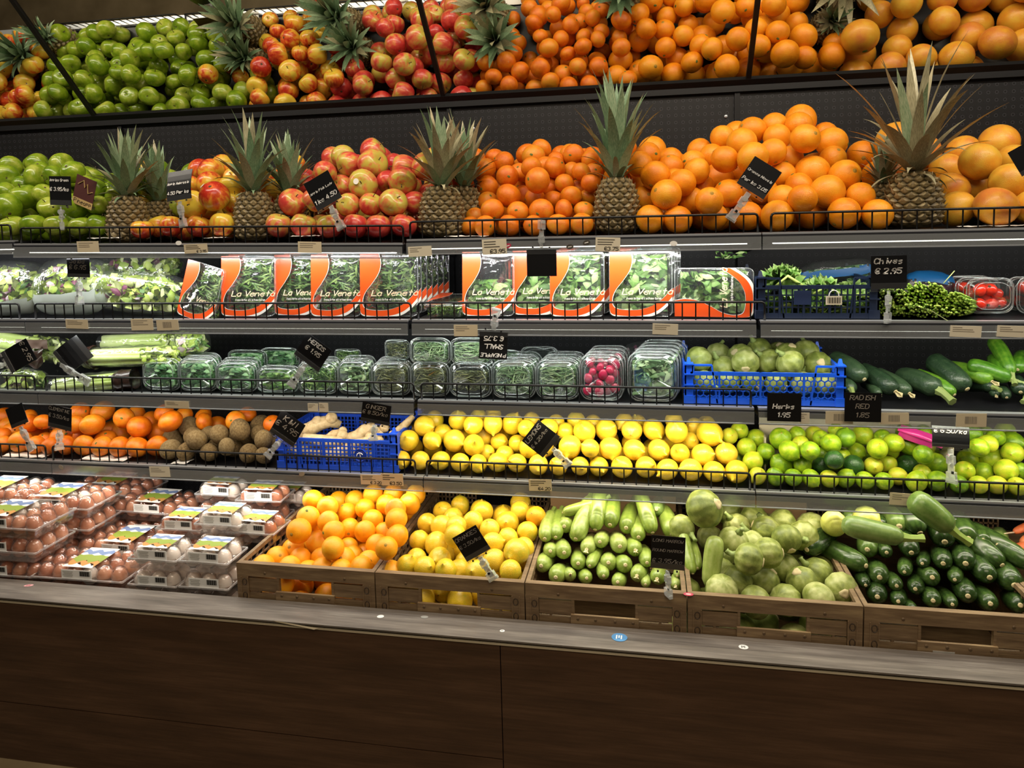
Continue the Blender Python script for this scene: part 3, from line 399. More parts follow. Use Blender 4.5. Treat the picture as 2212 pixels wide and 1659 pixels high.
'L':'-613,2043,613,302 -568,2082,617,304 -480,2009,632,326 -494,1949,629,302 -370,2032,631,307 -425,2035,608,302 -399,1976,616,354 -569,2003,611,302 -642,1977,602,302 -589,1945,610,330 -529,1889,638,302 -334,1942,609,302 -317,1994,633,302,O -645,1909,580,302 -587,1885,584,340 -516,1831,638,302 -441,1927,617,302 -385,1912,601,304 -419,1863,607,302 -345,1823,607,356 -634,1844,557,302 -561,1826,569,340 -501,1872,543,302 -404,1809,585,312 -641,1786,566,302 -585,1768,574,302 -526,1764,573,302 -502,1813,550,302 -443,1764,576,302 -351,1764,582,302 -519,1928,551,302 -335,1884,588,302 -641,1765,434,339,F -597,1771,484,357,F -541,1772,437,367,F -492,1771,487,352,F -444,1774,434,343,F -389,1769,475,372,F -592,1826,434,341,F -548,1823,487,372,F -438,1825,479,356,F -341,1816,434,336,F -544,1877,435,352,F -487,1873,471,342,F -386,1870,433,334,F -338,1878,482,375,F -595,1915,465,377,F -440,1928,435,349,F -397,1920,488,365,F -640,1979,435,348,F -595,1972,509,361,F -548,1979,433,332,F -493,1970,469,353,F -441,1975,511,335,F -400,1979,448,340,F -639,2024,530,371,F -542,2025,483,371,F -501,2023,538,344,F -399,2027,492,333,F -641,2075,435,345,F -597,2075,483,334,F -544,2073,556,363,F -493,2075,435,352,F -446,2080,485,352,F -394,2070,435,354,F -589,2118,434,337,F -549,2130,487,366,F -488,2121,522,361,F -439,2117,573,369,F -392,2129,473,365,F -343,2126,524,362,F -641,1826,480,353,F -349,1816,517,364,F -388,1866,540,334,F -386,1978,548,342,F -349,1974,491,346,F -500,2069,608,335,F -388,2072,542,371,F -641,2119,513,375,F -599,2118,567,333,F -386,2130,615,334,F -441,1922,551,345,F -340,1927,539,346,F -589,1872,518,335,F -345,2077,596,339,F',
'z':'148,1872,732,476,N 245,1995,630,386,S 317,1971,638,386 93,1950,639,386 359,1905,647,386 412,1959,634,386 447,2028,631,386 249,1793,640,386 209,1979,541,386 303,1846,634,386 228,1838,557,386 300,1871,544,386 357,1920,561,386,S 434,1905,557,409,S 474,1822,564,386 263,1772,540,386 337,1789,542,386 410,1772,561,386 183,1772,566,386 271,1914,621,386 179,2042,573,386 236,2097,631,386 370,2027,636,386 386,1844,563,386 221,1864,650,386 299,2054,634,386 195,1904,543,386 99,1780,448,482,F 223,1787,447,472,F 354,1774,444,438,F 96,1845,510,441,F 290,1854,444,440,F 423,1836,446,456,F 166,1913,446,457,F 358,1903,476,481,F 158,1978,683,475,F 293,1973,443,434,F 421,1966,444,438,F 223,2037,448,480,F 281,2036,518,462,F 414,2034,496,447,F 351,2104,444,442,F 407,2110,532,431,F 473,2096,446,456,F 343,2101,586,433,F 474,2107,583,437,F 214,2108,504,458,F 159,2100,658,455,F 472,1981,527,424,F',
'y':'493,1978,664,336 580,1998,673,336',
'b':'148,2054,1090,370 213,2175,1081,370 269,2121,1087,370 212,2074,1063,370,S 273,2046,1084,370 338,2073,1081,370,S 389,2213,1078,370 326,2165,1098,370,S 398,2111,1093,370 454,2159,1092,380 385,2020,1090,370,S 468,2068,1076,370 161,2015,1036,315,F 224,2015,1036,315,F 287,2015,1036,315,F 348,2015,1036,315,F 416,2015,1036,315,F 478,2015,1036,315,F 160,2105,1036,315,F 229,2132,1036,315,F 290,2088,1036,315,F 357,2117,1036,315,F 412,2077,1036,315,F 485,2119,1036,315,F 162,2167,1036,315,F 233,2218,1036,315,F 288,2160,1036,315,F 352,2177,1036,315,F 412,2145,1036,315,F 483,2183,1036,315,F'}
# ---------------- fruit ----------------
def fruit_mat(name, stops, rough=.35, coat=.0, nscale=40, bump=0.0, bscale=400, zmix=.0, spots=None, stretch=(1, 1, 1), rnd=.35, spec=.4, sss=.0, stripes=0):
    m = NT(name); v = m.co(stretch)
    oi = m.n('ObjectInfo').outputs['Random']; off = m.n('VectorMath', {0: v}, operation='ADD')
    cmb = m.n('CombineXYZ', {0: m.math('MULTIPLY', oi, 7.3), 1: m.math('MULTIPLY', oi, 3.1), 2: m.math('MULTIPLY', oi, 5.7)}); m.t.links.new(cmb.outputs[0], off.inputs[1])
    n1 = m.noise(off.outputs[0], nscale, 3, .55)
    f = m.math('ADD', m.math('MULTIPLY', n1, 1.3), m.math('MULTIPLY', m.math('SUBTRACT', oi, .5), rnd))
    f = m.math('SUBTRACT', f, .15)
    if zmix:
        g = m.n('TexCoord').outputs['Generated']; s = m.n('SeparateXYZ', {0: g}).outputs[2]
        f = m.math('ADD', f, m.math('MULTIPLY', m.math('SUBTRACT', s, .5), zmix))
    if stripes:
        s_ = m.n('SeparateXYZ', {0: v}); an = m.math('ARCTAN2', s_.outputs[1], s_.outputs[0]); sn = m.math('SINE', m.math('ADD', m.math('MULTIPLY', an, 10.0), m.math('MULTIPLY', n1, 2.5)))
        f = m.math('ADD', f, m.math('MULTIPLY', sn, stripes))
    c = m.ramp(f, stops)
    if spots:
        vo = m.n('TexVoronoi', {'Vector': off.outputs[0], 'Scale': spots[0]}).outputs['Distance']
        c = m.mix(m.math('LESS_THAN', vo, spots[2]), c, spots[1])
    m.set(Base_Color=c, Roughness=rough, Coat_Weight=coat, Coat_Roughness=.12); m.b.inputs['Specular IOR Level'].default_value = spec
    if bump:
        h = m.noise(v, bscale, 2); m.bump(h, bump, .0016)
    return m.m
fruit_mat('apple_green', [(.2, '#5c7a12'), (.5, '#80981f'), (.8, '#aab148')], .24, .25, 1.3, spots=(11, '#a9c264', .10))
fruit_mat('apple_ambrosia', [(.15, '#b02a1a'), (.38, '#cf5a26'), (.55, '#dc9a32'), (.8, '#d8b93e')], .26, .25, 1.7, zmix=.55, spots=(11, '#e6c878', .09), stretch=(1.6, 1.6, .6))
fruit_mat('apple_pink', [(.2, '#b02a2a'), (.48, '#c8453a'), (.66, '#d07a46'), (.85, '#bfae48')], .28, .22, 1.5, zmix=.5, spots=(11, '#e0a080', .09), stretch=(1.5, 1.5, .7))
fruit_mat('clementine_peel', [(.2, '#d06208'), (.5, '#e27b12'), (.8, '#dc9020')], .36, .08, 1.6, .5, 22)
fruit_mat('orange_peel', [(.2, '#dd7d0a'), (.5, '#ea9013'), (.85, '#eda326')], .36, .08, 1.4, .5, 24)
fruit_mat('juice_orange_peel', [(.2, '#e59008'), (.5, '#f0a114'), (.85, '#eab02a')], .36, .06, 1.4, .45, 24)
fruit_mat('grapefruit_peel', [(.2, '#cf7a34'), (.5, '#dd9a2c'), (.85, '#e0b23c')], .34, .08, 1.3, .35, 26)
fruit_mat('lemon_peel', [(.2, '#c2b02c'), (.45, '#ddb828'), (.85, '#e8c440')], .28, .22, 1.6, .5, 15)
fruit_mat('lime_peel', [(.1, '#5f861a'), (.4, '#86a61c'), (.65, '#a9bb26'), (.9, '#bfb834')], .32, .1, 1.6, .4, 15, rnd=.75)
fruit_mat('dark_lime_peel', [(.2, '#16330f'), (.6, '#2c5220'), (.9, '#4a6c28')], .34, .1, 2, .8, 9)
fruit_mat('kiwi_skin', [(.2, '#5d4a2a'), (.5, '#7d6740'), (.85, '#93805a')], .85, 0, 5, .8, 60)
fruit_mat('marrow_skin', [(.2, '#636f2e'), (.5, '#8c9648'), (.85, '#b8bc78')], .38, .05, 1.6, .15, 150, spots=(34, '#aebb7c', .16), zmix=.2, stripes=.05)
fruit_mat('yellow_squash_skin', [(.2, '#b9c052'), (.8, '#cfd070')], .38, .05, 20)
flat('stem_brown', '#4a3a1e', .8); flat('calyx', '#5b6a2a', .8); flat('navel', '#9a7a2a', .8); flat('squash_stem', '#8fa05a', .6); flat('blossom_scar', '#c9b98a', .8); flat('sticker_white', '#e9e4da', .5); flat('sticker_red', '#a8324a', .5)
def lathe_mesh(name, prof, mat, n=22, fn=None): return MB().lathe(prof, n, fn).mesh(name, mat, True)
def apple_prof(h=.92, w=1.0, dip=.16):
    pr = []
    N = 15
    for i in range(N+1):
        t = pi*i/N; r = sin(t)*w*(1+.05*cos(t)*-1); z = -cos(t)*h
        if i <= 3: z += dip*.8*(1-i/3.2)**1.5
        if i >= N-4: z -= dip*1.6*(1-(N-i)/4.4)**1.4; 
        pr.append((max(r, .0), z))
    return pr
def ell(h=1.0, N=14, nip0=0.0, nip1=0.0, w=1.0):
    pr = []
    for i in range(N+1):
        t = pi*i/N; r = sin(t)*w; z = -cos(t)*h
        pr.append([r, z])
    if nip1:
        pr[-2][0] *= .85; pr[-1] = [.10, h+nip1*.75]; pr[-2][1] += nip1*.15; pr.append([0, h+nip1])
    if nip0: pr[0] = [0, -h-nip0]
    return [tuple(p) for p in pr]
STEM = MB().tube([(0, 0, 0), (.02, 0, .15), (.08, 0, .3)], [.035, .03, .045], 6).mesh('stem', M['stem_brown'], True)
EYE = MB().lathe([(.10, 0), (.11, .02), (.05, .03), (0, .02)], 8).mesh('calyx', M['stem_brown'], True)
BUT = MB().lathe([(.13, -.01), (.10, .025), (.04, .03), (0, .015)], 7, lambda a, r, z: 1+.35*cos(a*7/1.0)*0+.25*sin(5*a)).mesh('stem_button', M['calyx'], True)
NAV = MB().lathe([(.16, -.02), (.12, .01), (.07, .0), (.05, .03), (0, .02)], 10).mesh('navel', M['navel'], True)
NIPB = MB().lathe([(.07, 0), (.06, .03), (0, .035)], 7).mesh('stem_button', M['navel'], True)
STK = MB().lathe([(.0, .004), (.20, .004), (.20, 0)], 12).mesh('sticker', M['sticker_white'], False)
SQST = MB().tube([(0, 0, -.05), (.02, 0, .18), (.10, .02, .42), (.16, .02, .52)], [.30, .17, .13, .17], 6).mesh('stem', M['squash_stem'], True)
SCAR = MB().lathe([(.30, -.05), (.26, .02), (.12, .03), (0, .005)], 9, lambda a, r, z: 1+.15*sin(3*a+1)).mesh('blossom_scar', M['blossom_scar'], True)
creases = lambda a, r, z: 1-.035*(abs(sin(a*5))**8)*(1 if z > .3 else 0)
ribs = lambda a, r, z: 1+.025*cos(a*10)
def wob(seed, k=.03): return lambda a, r, z: 1+k*sin(2*a+seed)+k*.6*sin(3*a+seed*2.1)
# kind: category, word, meshes, parts, group, where
FK = {
 'g': ('apple', 'green apple', [lathe_mesh('green_apple', apple_prof(.88+.04*i), M['apple_green'], fn=wob(i*2, .02)) for i in range(3)], 'green apples on the top shelf', 'top shelf'),
 'a': ('apple', 'yellow and red apple', [lathe_mesh('yellow_red_apple', apple_prof(.92+.05*i), M['apple_ambrosia'], fn=wob(i*3, .02)) for i in range(3)], 'yellow-red apples on the top shelf', 'top shelf'),
 'p': ('apple', 'red and pink apple', [lathe_mesh('pink_apple', apple_prof(.95+.05*i), M['apple_pink'], fn=wob(i, .02)) for i in range(3)], 'pink-red apples on the top shelf', 'top shelf'),
 'c': ('clementine', 'clementine', [lathe_mesh('clementine', ell(.84+.05*i), M['clementine_peel'], 24, creases) for i in range(3)], 'clementines on the top shelf', 'top shelf'),
 'o': ('orange', 'navel orange', [lathe_mesh('navel_orange', ell(.97+.05*i), M['orange_peel'], fn=wob(i, .008)) for i in range(3)], 'navel oranges on the top shelf', 'top shelf'),
 'f': ('grapefruit', 'grapefruit', [lathe_mesh('grapefruit', ell(.92+.04*i), M['grapefruit_peel'], 26, wob(i, .008)) for i in range(2)], 'grapefruit on the top shelf', 'top shelf'),
 'C': ('clementine', 'loose clementine', [lathe_mesh('clementine', ell(.80+.05*i), M['clementine_peel'], 24, creases) for i in range(3)], 'clementines on the fourth shelf', 'fourth shelf'),
 'k': ('kiwi', 'brown fuzzy kiwi', [lathe_mesh('kiwi', ell(1.12+.06*i), M['kiwi_skin'], fn=wob(i, .015)) for i in range(2)], 'kiwis on the fourth shelf', 'fourth shelf'),
 'l': ('lemon', 'yellow lemon', [lathe_mesh('lemon', ell(1.0+.06*i, 14, .06, .20+.05*i), M['lemon_peel'], fn=wob(i, .012)) for i in range(3)], 'lemons on the fourth shelf', 'fourth shelf'),
 'm': ('lime', 'lime', [lathe_mesh('lime', ell(1.02+.06*i, 14, .03, .10), M['lime_peel'], fn=wob(i, .012)) for i in range(3)], 'limes on the fourth shelf', 'fourth shelf'),
 'O': ('orange', 'juicing orange', [lathe_mesh('juicing_orange', ell(.97+.04*i), M['juice_orange_peel'], fn=wob(i, .01)) for i in range(3)], 'oranges in the first wooden-look crate', 'first crate'),
 'L': ('lemon', 'large yellow lemon', [lathe_mesh('large_lemon', ell(.98+.05*i, 14, .05, .12+.05*i), M['lemon_peel'], fn=wob(i, .02)) for i in range(3)], 'lemons in the second wooden-look crate', 'second crate'),
 'z': ('marrow', 'round green marrow', [lathe_mesh('round_marrow', ell(.92+.05*i), M['marrow_skin'], 40, ribs) for i in range(2)], 'round marrows in the fourth crate', 'fourth crate'),
 'y': ('squash', 'pale yellow-green squash', [lathe_mesh('yellow_squash', ell(1.0), M['yellow_squash_skin'], 30, ribs)], 'pale squashes', 'crate edge'),
 'b': ('marrow', 'small round marrow', [lathe_mesh('small_marrow', ell(.92+.05*i), M['marrow_skin'], 40, ribs) for i in range(2)], 'small round marrows in the blue crate', 'blue honeycomb crate'),
}
DARKL = lathe_mesh('dark_lime', ell(1.05, 14, .03, .08), M['dark_lime_peel'])
ZF = dict(g=1.449, a=1.449, p=1.449, c=1.449, o=1.449, f=1.449, C=.755, k=.755, l=.755, m=.755, O=.40, L=.40, z=.40, y=.5, b=1.0)
CAMV = Vector((0, 0, CAMZ))
def basis(zdir, roll):
    q = zdir.normalized().to_track_quat('Z', 'Y'); return (q.to_matrix() @ Matrix.Rotation(roll, 3, 'Z')).to_euler()
for kd, data in FRUIT.items():
    cat, word, meshes, group, where = FK[kd]; rr = random.Random(hash(kd) if False else ord(kd)*7); items = []
    for s in data.split(' '):
        q = s.split(','); items.append((Vector((int(q[0])/1000, int(q[1])/1000, int(q[2])/1000)), int(q[3])/10000, q[4] if len(q) > 4 else ''))
    vis = [i for i in items if i[2] != 'F']; lab = {}
    step = 1.45*sum(i[1] for i in vis)/len(vis)
    base = min(i[0].z for i in vis)
    rows = {}
    for it in vis: rows.setdefault(int((it[0].z-base)/step+.35), []).append(it)
    keys = sorted(rows); top = keys[-1]
    for k in keys:
        rw = sorted(rows[k], key=lambda i: i[0].x/ i[0].y)
        rn = 'bottom row' if k == keys[0] else 'topmost row' if k == top else ORD[keys.index(k)+1]+' row up'
        for j, it in enumerate(rw):
            pos = 'left end' if j == 0 and len(rw) > 1 else 'right end' if j == len(rw)-1 and len(rw) > 1 else (ORD[j+1]+' from left' if len(rw) > 1 else 'the only one')
            lab[id(it)] = (rn, pos)
    hid = [i for i in items if i[2] == 'F']; hl = {}
    if kd in 'gapcof':
        up = [i for i in hid if not any(j is not i and j[0].z > i[0].z+.012 and (j[0].xy-i[0].xy).length < 1.15*i[1] for j in items)]; hr = {}
        for i in up: hr.setdefault(int((i[0].y-1.9)/(2*i[1])), []).append(i)
        for n_, k in enumerate(sorted(hr)):
            for j, i in enumerate(sorted(hr[k], key=lambda q: q[0].x)): hl[id(i)] = '%s seen in the mirror, %s row from the front, %s from left' % (word, ORD[n_+1], ORD[min(30, j+1)])
    for it in items:
        P, r, fl = it; me = rr.choice(meshes); w = word; name = me.name.split('.')[0]
        if fl == 'D': me = DARKL; w = 'dark green lime'; name = 'dark_lime'
        if fl == 'O': me = FK['O'][2][0]; w = 'stray orange'; name = 'juicing_orange'
        if fl == 'F': L_ = hl.get(id(it)) or '%s mostly hidden deep in the pile %s' % (w, ('on the '+where) if 'shelf' in where else 'in the '+where)
        else: L_ = '%s, %s of the %s pile, %s' % (w, lab[id(it)][0], where, lab[id(it)][1])
        tocam = (CAMV-P).normalized(); rv = Vector((rr.gauss(0, 1), rr.gauss(0, 1), rr.gauss(0, 1))).normalized()
        mixf = {'l': 1.1, 'L': .8, 'm': .9, 'k': .9, 'O': .5, 'c': .8, 'C': .6, 'a': .5, 'p': .7, 'g': .45, 'z': .5, 'b': .3}.get(kd, .6)
        zd = tocam*mixf+rv
        if kd in 'gap' and it[0].z-base < .01 and fl != 'F': zd = Vector((0, 0, 1))+rv*.35
        if fl == 'S': zd = Vector((rr.uniform(-.9, .5), -.2, .8))
        if kd == 'b' and fl == '': zd = tocam*-.6+rv*.8
        o = ob(name, me, None, P, basis(zd, rr.uniform(0, 6.28))); o.scale = (r*rr.uniform(.98, 1.03), r*rr.uniform(.98, 1.03), r*.99)
        if kd in 'lmkL': o.scale = (r*.97, r*.97, r*.97)
        tag(o, L_, cat, group)
        h = me.vertices[-1].co.z
        if kd in 'gap':
            ob('stem', STEM, o, (0, 0, h)); ob('calyx', EYE, o, (0, 0, me.vertices[0].co.z), (pi, 0, 0))
            if fl == '' and rr.random() < .22:
                lc = (basis(zd, 0).to_matrix().inverted() @ (tocam+Vector((rr.uniform(-.4, .4), 0, rr.uniform(-.4, .4)))).normalized())
                d = lc.normalized(); s = ob('sticker', STK, o, d*.985, d.to_track_quat('Z', 'Y').to_euler())
        elif kd in 'cC': ob('stem_button', BUT, o, (0, 0, h-.01))
        elif kd in 'ofO': ob('stem_button', BUT, o, (0, 0, -me.vertices[-1].co.z), (pi, 0, 0)); ob('navel', NAV, o, (0, 0, h-.01)) if kd in 'oO' and rr.random() < .7 else None
        elif kd in 'lLmk': ob('stem_button', NIPB, o, (0, 0, h-.01)) if fl != 'D' else None
        elif kd in 'zb': ob('stem', SQST, o, (0, 0, h)) if fl == 'S' or rr.random() < .35 else None; ob('blossom_scar', SCAR, o, (0, 0, -h), (pi, 0, 0)) if fl != 'S' else None
# ---------------- pineapples ----------------
m = NT('pineapple_skin'); v = m.co(); at_ = m.n('Attribute', attribute_name='tint'); n1 = m.noise(v, 90, 3)
c = m.ramp(at_.outputs['Fac'], [(0.0, '#352a1a'), (.35, '#6c5938'), (.7, '#97835a'), (1.0, '#dcd0b0')]); c2 = m.mix(m.math('MULTIPLY', n1, .5), c, '#4d4a22')
m.set(Base_Color=c2, Roughness=.5)
def leaf_mat(name, a, b, e):
    m = NT(name); v = m.co((30, 30, 6)); n1 = m.noise(v, 3, 3); oi = m.n('ObjectInfo').outputs['Random']
    c = m.ramp(m.math('ADD', m.math('MULTIPLY', n1, .8), m.math('MULTIPLY', oi, .3)), [(.25, a), (.55, b), (.85, e)])
    m.set(Base_Color=c, Roughness=.42); return m.m
leaf_mat('pineapple_leaf', '#4a6646', '#76906c', '#aab694'); leaf_mat('dry_leaf', '#6a6248', '#9a9474', '#c5bb98'); leaf_mat('brown_leaf', '#4a4030', '#6c6048', '#938466')
def pine_body(r, h, seed):
    rn = random.Random(seed); mb = MB(); tint = []
    prof = [(0, 0), (r*.72, .002), (r*.9, h*.12), (r*.99, h*.3), (r*.97, h*.5), (r*.88, h*.70), (r*.74, h*.86), (r*.52, h*.97), (r*.3, h*1.0), (0, h)]
    mb.lathe(prof, 20); tint += [0.0]*len(mb.v)
    def rad(z):
        for (r0, z0), (r1, z1) in zip(prof, prof[1:]):
            if z <= z1: return r0+(r1-r0)*(z-z0)/max(1e-6, z1-z0)
        return 0
    nr = 10; per = 13; s = h*.94/nr*.80; wv = 2*pi*r/per*.56
    for i in range(nr):
        for k in range(per):
            a = 2*pi*(k+.5*(i % 2)+.04*i)/per; z = h*(.05+.92*(i+.5)/nr); q = rad(z)
            if q < r*.3: continue
            n = Vector((cos(a), sin(a), 0)); u = Vector((-sin(a), cos(a), 0)); c = n*q+Vector((0, 0, z)); hw = wv*q/r
            up = Vector((0, 0, 1)); dx = (rad(min(h*.98, z+.004))-rad(max(0.003, z-.004)))/.008; up = (up+n*dx).normalized()
            rim = [c+u*hw, c+(u*.5*hw+up*s*.7), c+up*s*1.0, c+(-u*.5*hw+up*s*.7), c-u*hw, c-(u*.5*hw+up*s*.75), c-up*s, c+(u*.5*hw-up*s*.75)]
            inn = [c+(p-c)*.55+n*r*.085 for p in rim]; tip = c+n*r*(.13+.05*rn.random())+up*s*.25
            b = len(mb.v)
            spike = [c+n*r*.10-u*hw*.45-up*s*.30, c+n*r*.10+u*hw*.45-up*s*.30, c+n*r*.24+up*s*.85]
            mb.add(rim+inn+[tip]+spike, [(j, (j+1) % 8, 8+(j+1) % 8, 8+j) for j in range(8)]+[(8+j, 8+(j+1) % 8, 16) for j in range(8)]+[(17, 18, 19)])
            t0 = rn.uniform(.40, .72); tint += [.05]*8+[t0]*8+[min(1, t0+.15)]+[.6, .6, 1.0]
    me = mb.mesh('body', M['pineapple_skin']); at = me.attributes.new('tint', 'FLOAT', 'POINT'); at.data.foreach_set('value', tint); return me
def pine_leaf(L, w, curl, mat, seed):
    rn = random.Random(seed); n = 8; mb = MB(); vs = []; x = 0.0; z = 0.0; a = 0.0
    for i in range(n+1):
        t = i/n; hw = w*(.75+.6*t-1.35*t*t)*.5 if t < 1 else .0006
        hw = max(hw, .0006)
        tw = rn.uniform(-.12, .12)*t
        vs += [(x+hw*tw, -hw, z+hw*.28), (x+hw*.02, 0, z-hw*.22), (x-hw*tw, hw, z+hw*.28)]
        a = curl*t**1.6; x += L/n*sin(a); z += L/n*cos(a)
    return mb.add(vs, [(3*i+k, 3*i+3+k, 3*i+4+k, 3*i+1+k) for i in range(n) for k in (0, 1)]).mesh('leaf', M[mat], True)
PL = {}
for mt in ('pineapple_leaf', 'dry_leaf', 'brown_leaf'): PL[mt] = [pine_leaf(1.0, wd, cu, mt, i) for i, (wd, cu) in enumerate(((.22, .14), (.22, .38), (.25, .70), (.22, 1.2)))]
PINES = [ # x px, Y, radius, body h, crown h, spread, dryness, label
 (274, 1.975, .057, .150, .19, 1.0, .15, 'brown pineapple standing between the green and the yellow-red apples'),
 (345, 2.10, .050, .135, .17, .75, .1, 'pineapple half hidden behind the curved black card'),
 (548, 1.975, .056, .150, .20, .9, .1, 'pineapple standing before another between the two red kinds of apple'),
 (628, 2.09, .052, .145, .18, 1.0, .15, 'pineapple crown showing behind the tilted card of the red apples'),
 (952, 1.98, .060, .148, .20, .95, .75, 'pineapple with dried pale leaves left of the clementines'),
 (1003, 2.105, .052, .15, .19, .9, .3, 'pineapple standing behind the dried-leaf pineapple'),
 (1332, 1.975, .057, .155, .25, .62, .05, 'tall green-crowned pineapple between clementines and oranges'),
 (1973, 1.98, .064, .145, .255, 1.1, .9, 'pineapple with long dry sprawling leaves before the grapefruit'),
 (1905, 2.11, .050, .12, .11, .9, .5, 'small pineapple crown peeking out behind the sprawling one'),
 (-260, 2.03, .056, .15, .17, 1.1, .0, 'pineapple seen only in the mirror among the red apples at left'),
 (-240, 1.96, .056, .15, .12, 1.0, .0, 'pineapple reflected in the top left corner of the mirror')]
for i, (px, Y, r, bh, ch, spread, dry, lb) in enumerate(PINES):
    rn = random.Random(i+50); P = at(px, 450, Y); P.z = 1.449
    t = thing('pineapple', lb, 'pineapple', P, (rn.uniform(-.03, .03), rn.uniform(-.04, .04), rn.uniform(0, 6)), 'pineapples on the top shelf')
    ob('body', pine_body(r, bh, i), t)
    nl = 46
    for k in range(nl):
        f = k/nl; a = k*2.39996+rn.uniform(-.2, .2)
        tilt = (1.12-1.04*f**1.0)*spread*rn.uniform(.8, 1.15)
        L = ch*(.42+.62*f**.75)*rn.uniform(.85, 1.15)
        if f < .18: L *= .7; tilt = min(1.75, tilt*1.25)
        mt = 'pineapple_leaf'
        if rn.random() < dry: mt = 'dry_leaf'
        elif f < .2 and rn.random() < .15: mt = 'brown_leaf'
        me = PL[mt][min(3, int((1-f)*3.2+rn.random()*1.0))]
        if i == 7 and rn.random() < .5: L *= rn.uniform(1.0, 1.25)
        zb = bh*.93+ch*.16*f
        o = ob('leaf', me, t, (cos(a)*r*.22*(1-f), sin(a)*r*.22*(1-f), zb), Euler((0, min(tilt, 1.7), a), 'XYZ')); wsc = .80*ch*(.9-.25*f)/.19*.19/ch*ch
        o.scale = (L, min(L, .17)*.95, L)
# hanging paper tag on the first pineapple
P = at(182, 415, 1.955); t = thing('hang_tag', 'brown and cream paper tag hanging beside the first pineapple', 'tag', P, (0, radians(20), radians(-8)))
flat('tag_brown', '#4a1f1c', .6); flat('tag_cream', '#b79a62', .7); flat('tag_dark', '#2a1412', .7)
w, h = px2m(46, P)*1.25, px2m(64, P)
ob('sheet', MB().span((-w/2, 0, -h/2), (w/2, .0008, h/2)).mesh('sheet', M['tag_brown']), t); ob('cream_band', MB().span((-w/2, -.0006, -h/2), (w/2, -.0001, -h*.27)).mesh('cream_band', M['tag_cream']), t)
b = MB(); strokes(b, 'Pineapple', -w*.42, -h*.43, h*.13, h*.018, -.001, .1, .1); ob('lettering', b.mesh('lettering', M['tag_dark']), t)
b = MB(); b.tube([(-w*.35, -.001, h*.2), (-w*.1, -.001, h*.38), (0, -.001, h*.15), (w*.1, -.001, h*.3), (w*.2, -.001, 0), (w*.4, -.001, h*.1)], .0016, 5); ob('swirl', b.mesh('swirl', M['tag_cream']), t)
# ---------------- crates ----------------
CX = [-1.1045+.4*i for i in range(6)]; CZ = .379; CH = .202; CY = 1.712; CD = .59
CLAB = ['wooden-look plastic crate holding loose oranges', 'wooden-look plastic crate holding yellow lemons', 'wooden-look plastic crate holding long pale courgettes', 'wooden-look plastic crate holding round marrows', 'wooden-look plastic crate heaped with dark green courgettes', 'wooden-look plastic crate with carrots at the right edge']
flat('crate_dark', '#3a2c1c', .7); flat('label_grey', '#a8a49a', .6); flat('crate_rivet', '#5d4930', .6)
def crate_meshes():
    w = .397; D = {}
    def piece(n, fn, mat='crate_wood'):
        b = MB(); fn(b); D[n] = b.mesh(n, M[mat])
    hw = w/2
    def front(b):
        b.span((-hw, 0, CH-.036), (hw, .016, CH))                         # top rail
        b.span((-hw+.034, .003, CH-.078), (-.082, .010, CH-.042)); b.span((.082, .003, CH-.078), (hw-.034, .010, CH-.042))
        b.span((-hw+.034, .003, CH-.114), (-.070, .010, CH-.084)); b.span((.070, .003, CH-.114), (hw-.034, .010, CH-.084))
        for s in (-1, 1): b.span((s*.082, .002, CH-.084), (s*.0755, .012, CH-.036))
        b.span((-hw+.034, .003, 0), (hw-.034, .010, CH-.118))
        for s in (-1, 1): b.span((s*(hw-.05), .004, CH-.118), (s*(hw-.056), .009, CH-.114)); b.span((s*(hw-.06), .004, CH-.084), (s*(hw-.066), .009, CH-.042))
    piece('front_panel', front)
    piece('latch_plate', lambda b: b.span((-.084, -.004, CH-.112), (.084, .003, CH-.073)))
    def post(b):
        b.span((-hw, 0, 0), (-hw+.033, .014, CH-.036)); b.span((-hw+.012, -.002, .0), (-hw+.014, 0, CH-.038)); b.span((-hw+.031, -.002, .0), (-hw+.033, 0, CH-.038))
    piece('corner_post', post)
    def chain(b):
        for z in (.012, .03, .05, .068, .092, .112, .150):
            b.tube([(-hw+.0225+.0062*cos(a), -.001, z+.009*sin(a)) for a in [2*pi*k/9 for k in range(10)]], .0011, 4, False)
    piece('hinge_chain', chain, 'crate_dark')
    def bolts(b):
        for x in (-.065, -.02, .025, .07): b.lathe([(.0035, 0), (.0035, .002), (.0, .002)], 8)
    def side(b):
        b.span((0, .016, CH-.012), (.011, CD-.012, CH)); b.span((.002, .016, CH-.034), (.007, CD-.012, CH-.030)); b.span((.002, .016, CH-.058), (.009, CD-.012, CH-.052)); b.span((.003, .016, 0), (.008, CD-.012, CH-.058))
        n = 16
        for j in range(n+1):
            y = .02+(CD-.036)*j/n; b.bar((.0045, y, CH-.054), (.0045, y+(.012 if j < n else 0), CH-.010), .005, .004)
    piece('side_panel', side)
    def back(b):
        b.span((-hw, 0, CH-.012), (hw, .011, CH))
        for z in (CH-.028, CH-.044, CH-.060):
            for s in (-1, 1): b.span((s*hw, .002, z), (s*.065, .008, z+.004))
        for s in (-1, 1):
            for j in range(11): b.span((s*(.062+j*.0132), .002, CH-.064), (s*(.066+j*.0132), .008, CH-.01))
        b.span((-.066, .002, CH-.064), (.066, .008, CH-.048)); b.span((-hw, .003, 0), (hw, .008, CH-.062))
    piece('back_panel', back)
    piece('base', lambda b: b.span((-hw+.01, .016, 0), (hw-.01, CD-.012, .006)))
    return D
CM = crate_meshes(); RIV = MB().lathe([(.0036, 0), (.0036, .0018), (.0022, .0026), (0, .0022)], 9).mesh('rivet', M['crate_rivet'], True)
